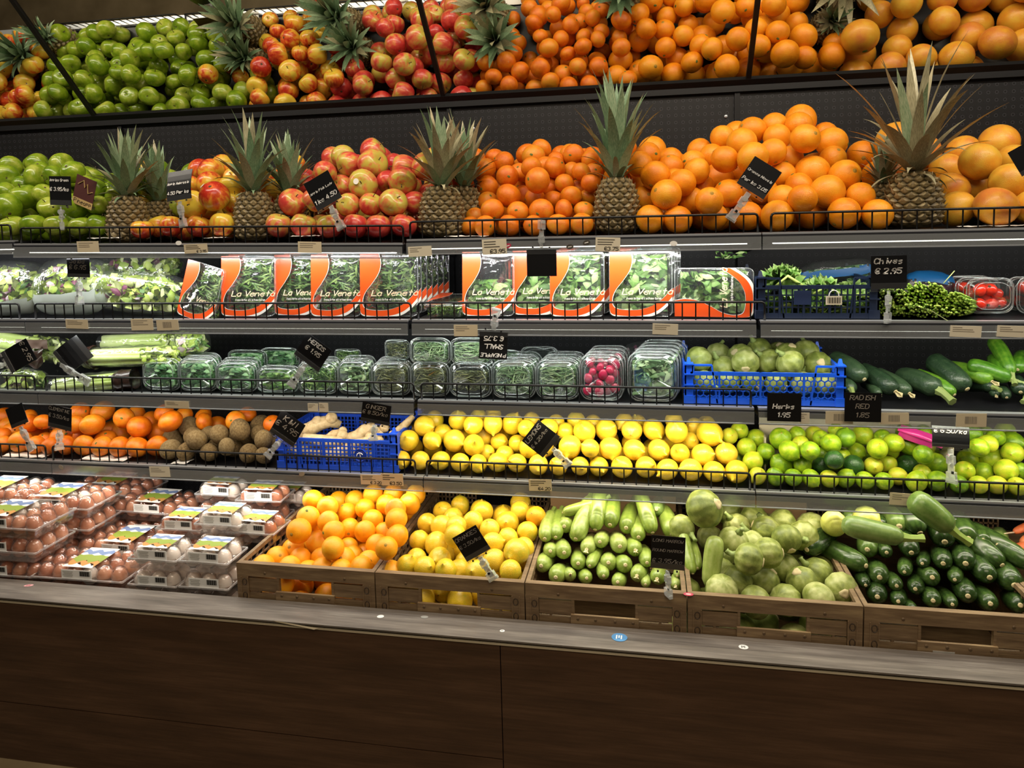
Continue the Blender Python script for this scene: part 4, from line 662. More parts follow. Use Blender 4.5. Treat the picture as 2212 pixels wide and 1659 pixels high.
for i in range(6):
    t = thing('produce_crate', CLAB[i], 'crate', (CX[i]+.1985+.001, CY, CZ), group='wooden-look produce crates on the deck')
    for n in ('base', 'front_panel', 'side_panel', 'back_panel', 'corner_post', 'hinge_chain'):
        if n == 'side_panel':
            ob(n, CM[n], t, (-.1985, 0, 0)); s = ob(n, CM[n], t, (.1985, 0, 0)); s.scale = (-1, 1, 1)
        elif n in ('corner_post', 'hinge_chain'):
            ob(n, CM[n], t); s = ob(n, CM[n], t); s.scale = (-1, 1, 1)
        elif n == 'back_panel': ob(n, CM[n], t, (0, CD-.012, 0))
        elif n == 'front_panel':
            f = ob(n, CM[n], t); lp = ob('latch_plate', CM['latch_plate'], f)
            for x in (-.066, -.022, .026, .070): ob('rivet', RIV, f, (x, -.004, CH-.082), (radians(90), 0, 0))
            for x in (-.115, .115): ob('rivet', RIV, f, (x, 0, CH-.024), (radians(90), 0, 0))
            for x in (-.042, .0, .042): ob('rivet', RIV, f, (x, .003, CH-.148), (radians(90), 0, 0)).scale = (1.7, 1.7, 1.7)
            if i == 4:
                b = MB(); b.span((-.052, -.0048, CH-.104), (-.006, -.0041, CH-.092)); ob('sticker', b.mesh('sticker', M['label_grey']), f)
        else: ob(n, CM[n], t)
# kraft paper liners standing at the back of two crates
flat('kraft_paper', '#b08c62', .85); flat('cardboard', '#a88a62', .85)
for (xa, xb, y0, y1, lb) in ((1190, 1460, 1052, 1120, 'brown kraft paper liner behind the long pale courgettes'), (1535, 1742, 1072, 1135, 'brown cardboard liner behind the round marrows')):
    P, Q = at(xa, y1, 2.20), at(xb, y1, 2.20); zt = at((xa+xb)/2, y0, 2.20).z; b = MB(); n = 10
    b.grid(lambda u, v: (P.x+(Q.x-P.x)*u-(P.x+Q.x)/2, .006*sin(u*9)*v, (zt+.05-.50)*v), n, 3); t = ob('paper_liner', b.mesh('paper_liner', M['kraft_paper'], True), None, ((P.x+Q.x)/2, 2.20, .50)); tag(t, lb, 'liner')
# ---------------- long vegetables ----------------
def veg_mat(name, a, b, c, rough=.3, sp=None, rib=True, bmp=.0):
    m = NT(name); v = m.co(); oi = m.n('ObjectInfo').outputs['Random']; n1 = m.noise(v, 55, 4, .6)
    uv = m.n('Attribute', attribute_name='around').outputs['Fac']; w = m.math('MULTIPLY', m.math('ADD', m.math('SINE', m.math('MULTIPLY', uv, 62.8)), 1.0), .06 if rib else 0.0)
    f = m.math('ADD', m.math('ADD', m.math('MULTIPLY', n1, .8), m.math('MULTIPLY', oi, .35)), w)
    cc = m.ramp(f, [(.25, a), (.55, b), (.95, c)])
    if sp: vo = m.n('TexVoronoi', {'Vector': v, 'Scale': sp[0]}).outputs['Distance']; cc = m.mix(m.math('LESS_THAN', vo, sp[2]), cc, sp[1])
    m.set(Base_Color=cc, Roughness=rough, Coat_Weight=.1)
    if bmp: m.bump(m.noise(v, 120, 2), bmp, .003)
veg_mat('courgette_pale', '#627b2c', '#83983c', '#a9b566', .33, (420, '#b4c382', .14)); veg_mat('courgette_dark', '#17270f', '#293f1a', '#4a652b', .24, (500, '#55803a', .10)); veg_mat('courgette_mid', '#36521f', '#577430', '#7f9450', .3, (480, '#86a860', .12))
veg_mat('cucumber_dark', '#1c2e1e', '#2b422b', '#435a3c', .38, (260, '#74866a', .10), bmp=.5); veg_mat('cucumber_green', '#2e5a14', '#4f8420', '#86b038', .35, None, True, .4)
veg_mat('carrot_skin', '#b5522a', '#cf6f3c', '#dc8a58', .6, None, False); flat('courgette_stem', '#8fa64c', .5); flat('dry_blossom', '#d5c79a', .8); flat('root_pale', '#d9c4a4', .7)
def gourd(name, label, cat, group, P0, P1, r, mat, bend=0.0, stem=0, scar=True, taper=.82, bdir=Vector((0, 0, 1)), blossom=False, stemmat='courgette_stem', n=14):
    """P0 = end nearest the viewer; stem: 0 none, 1 at the far end, 2 at the near end"""
    L = (P1-P0).length; N = 11; pts = []; rad = []
    pr = [(0, .05), (.015, .45), (.05, .72), (.11, .9), (.22, 1.0), (.4, 1.02), (.58, .98), (.74, .93), (.87, taper+.04), (.95, taper*.72), (.985, taper*.42), (1.0, taper*.1)]
    if stem == 2: pr = [(1-t, q) for t, q in reversed(pr)]
    for t, q in pr: pts.append((P1-P0)*t+bdir*bend*4*t*(1-t)*L); rad.append(r*q)
    b = MB(); b.tube(pts, rad, n); me = b.mesh(name, M[mat], True)
    a = me.attributes.new('around', 'FLOAT', 'POINT'); a.data.foreach_set('value', [(i % n if i % n <= n/2 else n-i % n)/n for i in range(len(b.v))])
    o = ob(name, me, None, P0); tag(o, label, cat, group)
    ax = (pts[1]-pts[0]).normalized(); bx = (pts[-1]-pts[-2]).normalized()
    if scar and stem != 2: ob('blossom_scar', MB().lathe([(r*.24, 0), (r*.22, r*.06), (r*.1, r*.08), (0, r*.05)], 8).mesh('blossom_scar', M['blossom_scar'], True), o, pts[0]-ax*r*.02, (-ax).to_track_quat('Z', 'Y').to_euler())
    if stem:
        E, d = (pts[-1], bx) if stem == 1 else (pts[0], -ax); q = r*.42; u = d.orthogonal().normalized()
        sb = MB().tube([E-d*r*.25, E+d*r*.5, E+d*r*1.1+u*r*.1, E+d*r*1.6+u*r*.2], [q*1.15, q*.8, q*.75, q*.95], 6); ob('stem', sb.mesh('stem', M[stemmat]), o)
    if blossom:
        fb = MB()
        for k in range(5): a = k*1.256; w = ax.orthogonal().normalized(); w2 = ax.cross(w); dd = (w*cos(a)+w2*sin(a)); fb.add([pts[0]+dd*r*.12, pts[0]+dd*r*.35-ax*r*.7, pts[0]-dd*r*.02-ax*r*1.0, pts[0]-dd*r*.1], [(0, 1, 2, 3)])
        ob('dry_blossom', fb.mesh('dry_blossom', M['dry_blossom']), o)
    return o
S3 = 1/2.98919
def pile(x, y, Y0, z0, slope, ymax=2.22):
    d = at(x, y, 1.0)-Vector((0, 0, CAMZ)); Y = (Y0+slope*(CAMZ-z0))/(1-slope*d.z); Y = max(Y0, min(ymax, Y)); return Vector((d.x*Y, Y, CAMZ+d.z*Y))
def heap(data, ox, oy, sc, Y0, z0, slope, L0, fn, rmin, rmax):
    items = []
    for s in data.split(' '):
        q = s.split(','); x, y, rz = float(q[0])*sc+ox, float(q[1])*sc+oy, float(q[2])*sc
        P = pile(x, y, Y0, z0, slope); fl0 = q[-1] if q[-1].isalpha() else ''
        if fl0 == 'T': P = at(x, y, 1.885 if y < 1150 and x > 2000 else 1.84)
        r = min(rmax, max(rmin, px2m(rz, P)*(.97 if oy > 900 else 1.22))); fl = ''; P1 = None; nums = q[3:]
        if nums and nums[-1].isalpha(): fl = nums[-1]; nums = nums[:-1]
        rn = random.Random(int(x*7+y*13))
        if nums:
            x1, y1 = float(nums[0])*sc+ox, float(nums[1])*sc+oy; lim = abs(x1-x)+abs(y1-y)
            P1 = at(x1, y1, P.y+(.10 if lim < 60 else .035)); d = P1-P
            if fl == 'T': P1 = at(x1, y1, P.y+.012); r = min(.037, px2m(rz, P)*1.15)
            elif d.length < L0*.75: P1 = P+(d.normalized()+Vector((0, .9, .05))).normalized()*L0
        else: vd = (P-Vector((0, 0, CAMZ))).normalized(); P1 = P+(vd*.75+Vector((rn.uniform(-.18, .18), .35, rn.uniform(-.06, .08)))).normalized()*L0*rn.uniform(.85, 1.1)
        P.z = max(P.z, CZ+.007+r) if oy > 900 else max(P.z, .991+r); P1.z = max(P1.z, CZ+.007+r) if oy > 900 else max(P1.z, .991+r)
        items.append((P, P1, r, fl, rn, x, y))
    items.sort(key=lambda i: (round(i[6]/26), i[5])); rows = {}
    for it in items: rows.setdefault(round(it[6]/26), []).append(it)
    ks = sorted(rows)
    for ki, k in enumerate(ks):
        for j, it in enumerate(rows[k]): fn(it, ORD[ki+1], ORD[j+1], len(rows[k]))
def f_pale(it, a, b, n):
    P, P1, r, fl, rn, x, y = it
    gourd('courgette', 'long pale courgette, %s row down of its crate, %s from left' % (a, b), 'courgette', 'long pale courgettes in the third crate', P, P1, r, 'courgette_mid' if fl == 'D' else 'courgette_pale', rn.uniform(-.04, .06), 2 if fl == 'N' else 1, True, .8, blossom=(rn.random() < .12))
heap("205,605,58 300,680,60 395,660,45 265,510,52 355,520,58 500,500,55 445,590,55 640,585,58 750,600,58 815,505,55 890,585,50 715,480,60 585,450,52 355,350,55 500,685,48 610,670,45 700,710,50 825,670,55 955,690,55 880,725,36 1085,670,36 430,420,42 1075,735,40 950,240,52,D 430,430,60,490,290 555,370,55,580,200 650,340,62,668,190 755,360,60,800,270 345,262,38,600,180 835,420,55,815,340 925,390,54,855,235 1050,400,60,985,290 520,605,40,600,560 230,430,54,262,320 300,420,50,315,310 1185,655,42,1125,480 1215,620,42,1170,500 1290,745,62,1335,410,N", 1100, 1020, S3, 1.760, .525, 1.6, .15, f_pale, .013, .026)
def f_dark(it, a, b, n):
    P, P1, r, fl, rn, x, y = it
    gourd('courgette', 'dark green courgette in the %s row down of its heap, %s from left' % (a, b), 'courgette', 'dark green courgettes in the fifth crate', P, P1, r, 'courgette_mid' if fl in 'TM' and fl else 'courgette_dark', rn.uniform(-.03, .05), 2 if fl == 'T' else 1, True, .8)
heap("1280,680,72 1265,805,68 1400,835,55 1390,735,52 1510,755,55 1620,680,65 1625,830,62 1750,855,50 1765,695,50 1850,800,70 1995,850,68 2190,860,70 1440,645,48 1555,590,45 1690,590,65 1835,590,75 1325,520,52 1200,500,70,M 1485,520,68,1470,420 1405,350,85,1360,250,M 1540,390,80,1470,280 1700,450,82,1685,370 1850,430,90,1790,340 1950,440,60 2045,470,60,M 1990,680,76,1890,610 2150,730,82,2080,650 2070,600,72,1955,510 2260,610,70,1995,500 1190,605,72,965,555 810,500,70,1075,445 1440,420,62,1035,330,T 1745,370,72,1480,160,T 1100,290,60,M 1290,330,55 1490,880,45 1190,730,45 1755,310,50 2250,780,70", 1472, 1020, S3, 1.765, .50, 1.45, .19, f_dark, .014, .034)
def f_cuc(it, a, b, n):
    P, P1, r, fl, rn, x, y = it
    gourd('cucumber', '%s cucumber on the third shelf, %s row down, %s from left' % ('bright green' if fl == 'G' else 'dark green', a, b), 'cucumber', 'cucumbers on the third shelf', P, P1, r, 'cucumber_green' if fl == 'G' else 'cucumber_dark', rn.uniform(.02, .09), 2 if rn.random() < .35 else 0, True, .9, stemmat='squash_stem', blossom=rn.random() < .4)
heap("720,1250,75,545,1150 600,1350,58,530,1310 860,1390,42,740,1330 1010,1380,75,790,1250 1140,1400,62,970,1300 1420,1420,85,1180,1320 1560,1450,58,1290,1280,G 1680,1340,85,1450,1140 1910,1270,65,1620,1220,G 2090,1250,62,1680,1110,G 1930,1325,48,1680,1320 1960,1190,52,1925,1050,G 2095,1210,58,2045,1000,G 2150,1160,60,2195,1030,G 2050,1430,45,1950,1330 2180,1370,58,2110,1250 2230,1480,50,2330,1380 1950,1400,36,1850,1390", 1700, 530, 512/2212, 2.02, 1.02, .75, .135, f_cuc, .012, .034)
for j, (x0, y0, x1, y1, r) in enumerate(((2180, 1195, 2280, 1165, 13), (2205, 1175, 2300, 1130, 12), (2190, 1150, 2250, 1125, 8), (2225, 1200, 2300, 1190, 12))):
    P, Q = at(x0, y0, 2.0+.02*j), at(x1, y1, 2.06+.02*j); o = gourd('carrot', ['orange carrot at the right edge pointing left, lowest', 'orange carrot with a thin pale root, right edge', 'slim carrot topmost at the right edge', 'carrot cut off by the right edge'][j], 'carrot', 'carrots at the right edge', P, Q, px2m(r, P), 'carrot_skin', .02, 0, False, 1.0)
    d = (P-Q).normalized(); b = MB().tube([Vector(), d*.03+Vector((0, 0, .006)), d*.06+Vector((-.005, 0, .012))], [.0022, .0014, .0006], 5); ob('root_tip', b.mesh('root_tip', M['root_pale'], True), o)
# carrots' neighbour crate fill: a bed of carrots under them
# ---------------- ginger ----------------
m = NT('ginger_skin'); v = m.co(); n1 = m.noise(v, 60, 4); m.set(Base_Color=m.ramp(n1, [(.25, '#a48a5c'), (.5, '#cdb78a'), (.8, '#dfcda6')]), Roughness=.6); m.bump(m.noise(v, 160, 2), .4, .003)
def ginger(pts, r, label, seed):
    rn = random.Random(seed); P0 = pts[0]; b = MB(); b.tube([p-P0 for p in pts], [r*rn.uniform(.75, 1.15) if 0 < i < len(pts)-1 else r*.55 for i in range(len(pts))], 10)
    for i in range(len(pts)):
        if rn.random() < .7: b.ball(pts[i]-P0+Vector((rn.uniform(-.3, .3)*r, -.3*r, rn.uniform(-.2, .6)*r)), r*rn.uniform(.6, .95), 9, 6)
    o = ob('ginger_root', b.mesh('ginger_root', M['ginger_skin'], True), None, P0); tag(o, label, 'ginger', 'ginger roots in the small blue crate')
GR = [("645,955 665,930 690,915 715,910 735,918", 2.06, 15, 'long curved ginger root on top at the left of the small blue crate'), ("700,950 720,938 742,932", 2.04, 12, 'short ginger root in the middle front of the blue crate'), ("745,945 770,945 790,930 810,918", 2.05, 14, 'ginger root leaning right of the middle'), ("800,945 820,935 828,925", 2.05, 12, 'knobbly ginger root near the right end behind the clip'),
      ("850,935 866,925 880,912 893,898", 2.06, 10, 'slim knobbly ginger root poking out at the right corner'), ("655,945 700,955 740,952", 2.01, 16, 'ginger root lying along the front of the small blue crate'), ("640,975 700,980 750,978 800,975", 2.02, 20, 'fat ginger root low behind the crate mesh'), ("770,955 800,952 825,950", 2.01, 13, 'ginger root at the right front behind the crate mesh')]
for i, (s, Y, rp, lb) in enumerate(GR):
    pts = [at(float(a.split(',')[0]), float(a.split(',')[1]), Y+.01*j) for j, a in enumerate(s.split(' '))]; ginger(pts, px2m(rp, pts[0]), lb, i)
# ---------------- plastic grid crates ----------------
flat('crate_blue', '#1f4fd0', .38); flat('crate_bright_blue', '#1d5be0', .35); flat('crate_navy', '#16233c', .4); flat('navy_plate', '#1b2a4c', .45)
def grid_crate(name, label, xa, xb, ytop, Y, z, depth, mat, style, cellx, cellz, grp):
    P, Q = at(xa, ytop, Y), at(xb, ytop, Y); w = Q.x-P.x; h = P.z*.5+Q.z*.5-z; t = thing(name, label, 'crate', ((P.x+Q.x)/2, Y, z), group=grp)
    def panel(b, w, hh, fine=True):
        b.span((-w/2, 0, hh-.010), (w/2, .006, hh)); b.span((-w/2, 0, 0), (w/2, .006, .014))
        if style == 'hex' and fine:
            s = .0098; dx = s*1.732; dz = s*1.5
            for j in range(int((hh-.02)/dz)+2):
                for i in range(int(w/dx)+2):
                    cx, cz = -w/2+i*dx+(dx/2 if j % 2 else 0), .014+j*dz
                    vs = [(cx+s*cos(radians(a)), cz+s*sin(radians(a))) for a in (90, 150, 210, 270)]
                    for (x0, z0), (x1, z1) in zip(vs, vs[1:]):
                        if min(x0, x1) > -w/2 and max(x0, x1) < w/2 and min(z0, z1) > .008 and max(z0, z1) < hh-.004: b.bar((x0, .003, z0), (x1, .003, z1), .004, .0026)
        else:
            n = max(2, round(w/cellx)); q = max(2, round((hh-.024)/cellz))
            for i in range(1, n): x = -w/2+w*i/n; b.span((x-.0018, .001, .012), (x+.0018, .005, hh-.008))
            for j in range(1, q): zz = .014+(hh-.024)*j/q; b.span((-w/2, .0012, zz-.0016), (w/2, .0048, zz+.0016))
        for f in ((-.34, -.12, .12, .34) if style != 'hex' else (-.3, -.02, .27)): b.span((w*f-.0025, -.0008, .0), (w*f+.0025, .0065, hh))
    b = MB(); panel(b, w-.03, h); ob('front_panel', b.mesh('front_panel', M[mat]), t)
    b = MB(); panel(b, w-.03, h*1.02, style != 'hex'); ob('back_panel', b.mesh('back_panel', M[mat]), t, (0, depth-.006, 0))
    for s in (-1, 1):
        b = MB(); panel(b, depth-.03, h*1.15, False); ob('side_panel', b.mesh('side_panel', M[mat]), t, (s*(w/2-.004), depth/2, 0), (0, 0, radians(90)))
    for sx in (-1, 1):
        for yy in (0, depth-.022):
            b = MB(); hh = h*1.24; x = sx*(w/2-.011)
            b.span((x-.011, yy, 0), (x+.011, yy+.004, hh)); b.span((x-.011*1, yy, 0), (x-.007, yy+.022, hh)) if sx < 0 else b.span((x+.007, yy, 0), (x+.011, yy+.022, hh))
            b.span((x-.013, yy-.002, .0), (x+.013, yy+.024, .022))
            for f in (.45, .72, .97): b.span((x-.012, yy-.003, hh*f), (x+.012, yy+.024, hh*f+.004))
            b.add([(x-.006, yy+.004, hh), (x+.006, yy+.004, hh), (x+.006, yy+.016, hh), (x-.006, yy+.016, hh), (x-.003, yy+.008, hh+.016), (x+.003, yy+.008, hh+.016), (x+.003, yy+.013, hh+.016), (x-.003, yy+.013, hh+.016)], [(0, 1, 5, 4), (1, 2, 6, 5), (2, 3, 7, 6), (3, 0, 4, 7), (4, 5, 6, 7)])
            ob('corner_post', b.mesh('corner_post', M[mat]), t)
            if yy == 0:
                b = MB(); xx = sx*(w/2-.022); b.bar((xx, .003, h), (xx, .003, h*1.2), .006, .006); b.bar((xx, .003, h*1.2), (xx-sx*w*.12, .003, h*1.2), .006, .005); b.bar((xx-sx*w*.12, .003, h*1.2), (xx-sx*w*.155, .003, h*.02), .006, .004); ob('rail_bracket', b.mesh('rail_bracket', M[mat]), t)
    b = MB(); b.span((-w/2+.01, .006, 0), (w/2-.01, depth-.006, .004)); ob('base', b.mesh('base', M[mat]), t)
    return t, w, h
t, w, h = grid_crate('plastic_crate', 'small blue mesh crate of ginger on the fourth shelf', 597, 857, 949, 1.972, .755, .27, 'crate_blue', 'sq', .0125, .0125, None)
b = MB().lathe([(0, -.003), (.019, -.003), (.019, .002)], 20); e = ob('emblem_disc', b.mesh('emblem_disc', M['crate_blue'], True), t, (w*.20, -.001, h*.52), (radians(90), 0, 0))
b = MB().tube([(-.010, 0, -.002), (-.008, 0, .004), (-.002, 0, .008), (.005, 0, .007), (.009, 0, .003)], .0016, 5); b.tube([(.0, 0, .007), (.002, 0, -.004), (.005, 0, -.009)], .0012, 5); ob('emblem_mark', b.mesh('emblem_mark', M['white']), t, (w*.20, -.0055, h*.52))
e2 = ob('back_disc', MB().lathe([(0, -.003), (.02, -.003), (.02, .002)], 20).mesh('back_disc', M['crate_blue'], True), t, (w*.06, .262, h*.98), (radians(90), 0, 0))
t, w, h = grid_crate('plastic_crate', 'bright blue honeycomb crate of small round marrows on the third shelf', 1479, 1827, 805, 1.945, .992, .28, 'crate_bright_blue', 'hex', .02, .02, None)
t, w, h = grid_crate('plastic_crate', 'navy mesh crate of kale on the second shelf', 1634, 1900, 616, 1.918, 1.226, .27, 'crate_navy', 'sq', .0145, .017, None)
ob('blank_plate', MB().span((-w*.19, -.0022, h*.42), (-w*.05, -.0008, h*.84)).mesh('blank_plate', M['navy_plate']), t)
lb_ = ob('crate_label', MB().span((w*.07, -.0035, h*.42), (w*.20, -.0025, h*.68)).mesh('crate_label', M['paper']), t, label='small white barcode tag wired to the crate')
b = MB()
for j in range(10): x = w*.085+j*w*.0105; b.span((x, -.0042, h*.47), (x+w*.004*(1+j % 2), -.0037, h*.64))
ob('barcode', b.mesh('barcode', M['ink']), lb_)
ob('wire_loop', MB().tube([(w*.135+w*.04*cos(a), -.003, h*.68+h*.17*sin(a)) for a in [pi*k/8 for k in range(9)]], .0012, 5).mesh('wire_loop', M['white']), lb_)
# ---------------- egg boxes ----------------
m = NT('eggshell_brown'); n1 = m.noise(m.co(), 50, 2); oi = m.n('ObjectInfo').outputs['Random']; m.set(Base_Color=m.ramp(m.math('ADD', m.math('MULTIPLY', n1, .5), m.math('MULTIPLY', oi, .5)), [(.2, '#a5664a'), (.55, '#bf8262'), (.9, '#cf9d7c')]), Roughness=.45)
flat('eggshell_white', '#e6e2da', .4)
clear('egg_plastic', .05, .5, '#f8f2ee', .08, .02, .25, 45); clear('egg_rim', .25, .8, '#f4f0ee', .1, .22)
flat('print_blue', '#7488b0', .5); flat('print_green', '#8a9c3a', .5); flat('print_orange', '#c08a48', .5); flat('print_white', '#e4e2dc', .5); flat('barcode_ink', '#26241f', .7); flat('print_line', '#9a9890', .7)
EGG = lambda mat: MB().lathe([(sin(pi*i/10)*.0215*(1-.10*-cos(pi*i/10)), -cos(pi*i/10)*.0275) for i in range(11)], 14).mesh('egg', M[mat], True)
EB, EW = EGG('eggshell_brown'), EGG('eggshell_white')
def egg_box(nx, ny):
    p = .0485; w, d = nx*p+.006, ny*p+.006; D = {}
    def fr(b, z0, z1, k0, k1, cap):
        a = [(-w/2*k0, -d/2*k0), (w/2*k0, -d/2*k0), (w/2*k0, d/2*k0), (-w/2*k0, d/2*k0)]; c = [(x*k1/k0, y*k1/k0) for x, y in a]
        b.add([(x, y, z0) for x, y in a]+[(x, y, z1) for x, y in c], [(0, 1, 5, 4), (1, 2, 6, 5), (2, 3, 7, 6), (3, 0, 4, 7)]+([(0, 3, 2, 1)] if cap < 0 else [(4, 5, 6, 7)]))
    b = MB(); fr(b, .003, .030, .95, .99, -1); D['tray'] = b.mesh('tray', M['egg_plastic'])
    b = MB()
    for i in range(nx):
        for j in range(ny):
            cx, cy = (i-(nx-1)/2)*p, (j-(ny-1)/2)*p
            b.lathe([(.0238, .032), (.0238, .040), (.0215, .052), (.0165, .0605), (.009, .0645), (0, .0650)], 10, c=(cx, cy, 0))
    b.box((0, 0, .0318), (w, d, .0012)); D['lid'] = b.mesh('lid', M['egg_plastic'], True)
    b = MB()
    for z in (.030, .0335):
        for a, c in (((-w/2, -d/2), (w/2, -d/2)), ((w/2, -d/2), (w/2, d/2)), ((w/2, d/2), (-w/2, d/2)), ((-w/2, d/2), (-w/2, -d/2))): b.bar((a[0], a[1], z), (c[0], c[1], z), .0035, .0012)
    D['rim'] = b.mesh('rim', M['egg_rim'])
    lw = .098 if nx > 3 else .092; b = MB(); b.box((0, -d/2+.003, .046), (lw, .001, .026)); b.k = 1
    for j in range(14): x = lw*.12+j*lw*.024; b.box((x, -d/2+.0022, .049), (lw*.012*(1+j % 3*.4), .0006, .014))
    b.k = 2
    for j in range(4): b.box((-lw*.28, -d/2+.0022, .054-.005*j), (lw*(.34-.05*(j % 2)), .0006, .0016))
    D['price_strip'] = b.mesh('price_strip', [M['print_white'], M['barcode_ink'], M['print_line']])
    b = MB(); y0, y1 = -d/2+.006, d/2-.012-(d-.1)*.3; z = .0668
    def band(f0, f1, k, amp=.08):
        b.k = k; n = 8; vs = []
        for i in range(n+1): x = -lw/2+lw*i/n; vs += [(x, y0+(y1-y0)*min(1, max(0, f0+amp*sin(i*1.9+k)*(0 < f0 < 1))), z), (x, y0+(y1-y0)*min(1, max(0, f1+amp*sin(i*1.9+k+1)*(0 < f1 < 1))), z)]
        b.add(vs, [(2*i, 2*i+2, 2*i+3, 2*i+1) for i in range(n)])
    band(0, .18, 3); z += .0002; band(.15, .40, 2, .1); z += .0002; band(.30, .68, 1, .07); z += .0002; band(.62, 1, 3, .03); z += .0002; band(.68, .86, 0, .06)
    D['picture_label'] = b.mesh('picture_label', [M['print_blue'], M['print_green'], M['print_orange'], M['print_white']])
    return D, [((i-(nx-1)/2)*p, (j-(ny-1)/2)*p) for i in range(nx) for j in range(ny)]
BOX = {'b': egg_box(6, 3), 'w': egg_box(3, 2)}
EGGS = [ # kind, x, Y, list of label y per layer (top first), white share, place
 ('b', 28, 1.80, (1107, 1156, 1206, 1257), .12, 'in the front left stack'), ('b', 205, 1.80, (1215, 1262), .05, 'in the front stack left of the white eggs'),
 ('b', 10, 1.985, (1052, 1096), .3, 'in the back left stack'), ('b', 140, 1.98, (1068, 1112, 1156), .15, 'behind the front left stack'), ('b', 285, 1.97, (1163, 1208), .05, 'in the middle stack'), ('b', 348, 2.135, (1080, 1122, 1160), .0, 'in the rear middle stack'),
 ('b', 255, 2.23, (1042,), .0, 'at the very back under the shelf'), 
 ('w', 352, 1.79, (1182, 1236, 1287), 1, 'in the left stack of six-packs'), ('w', 461, 1.79, (1187, 1241, 1292), 1, 'in the right stack of six-packs'), ('w', 489, 1.925, (1110, 1158), .9, 'in the second row of six-packs'),
 ('w', 485, 2.10, (1048, 1088), .5, 'in the rear row of six-packs'), ('w', 573, 2.06, (1060, 1105), .1, 'in the rear right stack of six-packs'), ('w', 560, 1.94, (1127,), .4, 'behind the second row by the crate'), ('w', 625, 2.17, (1062, 1098), .3, 'at the back by the crate corner'), ('w', 405, 1.96, (1120, 1160), .1, 'between the brown and the white eggs')]
for (kd, x, Y, ys, wsh, place) in EGGS:
    D, spots = BOX[kd]
    for li, y in enumerate(ys):
        rn = random.Random(int(x+y*3)); P = at(x, y, Y); P.z = max(CZ+.001, P.z-.046)
        pn = 'only box' if len(ys) == 1 else 'top box' if li == 0 else 'bottom box' if li == len(ys)-1 else '%s box down' % ORD[li+1]
        t = thing('egg_box', ('box of mostly %s eggs, %s %s' % ('white' if wsh > .6 else 'brown', pn, place)), 'egg box', P, (0, 0, radians(rn.uniform(-3, 3))), 'clear plastic egg boxes')
        for n in ('tray', 'lid', 'rim', 'price_strip', 'picture_label'):
            if n == 'picture_label' and li > 0: continue
            ob(n, D[n], t)
        for (ex, ey) in spots: ob('egg', EW if rn.random() < wsh else EB, t, (ex, ey, .0335), (rn.uniform(-.1, .1), rn.uniform(-.1, .1), rn.uniform(0, 6)))
# ---------------- leaves and packs ----------------
def leafy(name, a, b, c, rough=.45):
    m = NT(name); g = m.n('Attribute', attribute_name='tint').outputs['Fac']; m.set(Base_Color=m.ramp(g, [(0, a), (.5, b), (1, c)]), Roughness=rough)
    m.b.inputs['Subsurface Weight'].default_value = 0; return m.m
leafy('rocket_leaf', '#2c4e1a', '#5e8a36', '#a3c06a'); leafy('spinach_leaf', '#2f5722', '#74a24a', '#bdd690'); leafy('herb_dark', '#24502a', '#4f8048', '#98bc86'); leafy('thyme_sprig', '#3a3f22', '#66693c', '#9c9a62'); leafy('rosemary_sprig', '#3d5a34', '#6f8c5c', '#b0c090')
leafy('salad_mix', '#7f9a34', '#b8ca5a', '#e8ecb8'); leafy('radicchio', '#5a2440', '#93506e', '#e0cfd6'); leafy('kale_leaf', '#3f6a2c', '#6f9c44', '#aec67c'); leafy('chive_stalk', '#2f5a1c', '#6f9c2c', '#b6cc54'); leafy('celery_stalk', '#8aa83c', '#bcd070', '#e6ecb6')
def fol(n, bx, kind, seed, mat, inside=None):
    "loose leaves filling a box (centre 0): kind = (length, width, flatness, curl)"
    rn = random.Random(seed); mb = MB(); tint = []; L0, W0, flatn, curl = kind
    for _ in range(n):
        for _t in range(20):
            p = Vector([rn.uniform(-.5, .5)*s for s in bx])
            if inside is None or inside(p.x/bx[0]*2, p.y/bx[1]*2, p.z/bx[2]*2): break
        L = L0*rn.uniform(.6, 1.25); W = W0*rn.uniform(.6, 1.25)
        d = Vector((rn.gauss(0, 1), rn.gauss(0, .5), rn.gauss(0, flatn))).normalized(); u = d.cross(Vector((rn.gauss(0, .6), -1, rn.gauss(0, .6)))).normalized(); nn = d.cross(u)
        c = rn.uniform(-1, 1)*curl*L; q = [p-d*L/2, p-d*L*.1+u*W/2+nn*c*.5, p-d*L*.1-u*W/2+nn*c*.5, p+d*L*.25+u*W*.38+nn*c*.2, p+d*L*.25-u*W*.38+nn*c*.2, p+d*L/2-nn*c*.6, p-d*L*.05+nn*c*.9, p+d*L*.25+nn*c*.6]
        for v in q:
            v.x = max(-bx[0]*.5, min(bx[0]*.5, v.x)); v.y = max(-bx[1]*.5, min(bx[1]*.5, v.y)); v.z = max(-bx[2]*.5, min(bx[2]*.5, v.z))
        mb.add(q, [(0, 1, 6), (0, 6, 2), (1, 3, 7, 6), (6, 7, 4, 2), (3, 5, 7), (7, 5, 4)]); t0 = rn.random()**1.3; tint += [t0*.8, t0, t0, t0, t0, min(1, t0+.1), min(1, t0+.22), min(1, t0+.18)]
    me = mb.mesh('leaves', M[mat], True); a = me.attributes.new('tint', 'FLOAT', 'POINT'); a.data.foreach_set('value', tint); return me
def tinted(mb, name, mat, tint, smooth=True):
    me = mb.mesh(name, M[mat], smooth); a = me.attributes.new('tint', 'FLOAT', 'POINT'); a.data.foreach_set('value', tint); return me
clear('pack_film', .025, .3, '#ffffff', .06, .008, .5, 40); clear('pack_tray', .05, .4, '#ffffff', .05, .01); clear('pack_rim', .14, .6, '#f2f7f5', .08, .10); clear('bag_film', .035, .38, '#fdfffb', .12, .02, 1.0, 28); clear('herb_plastic', .015, .24, '#f8fcfa', .07, .006)
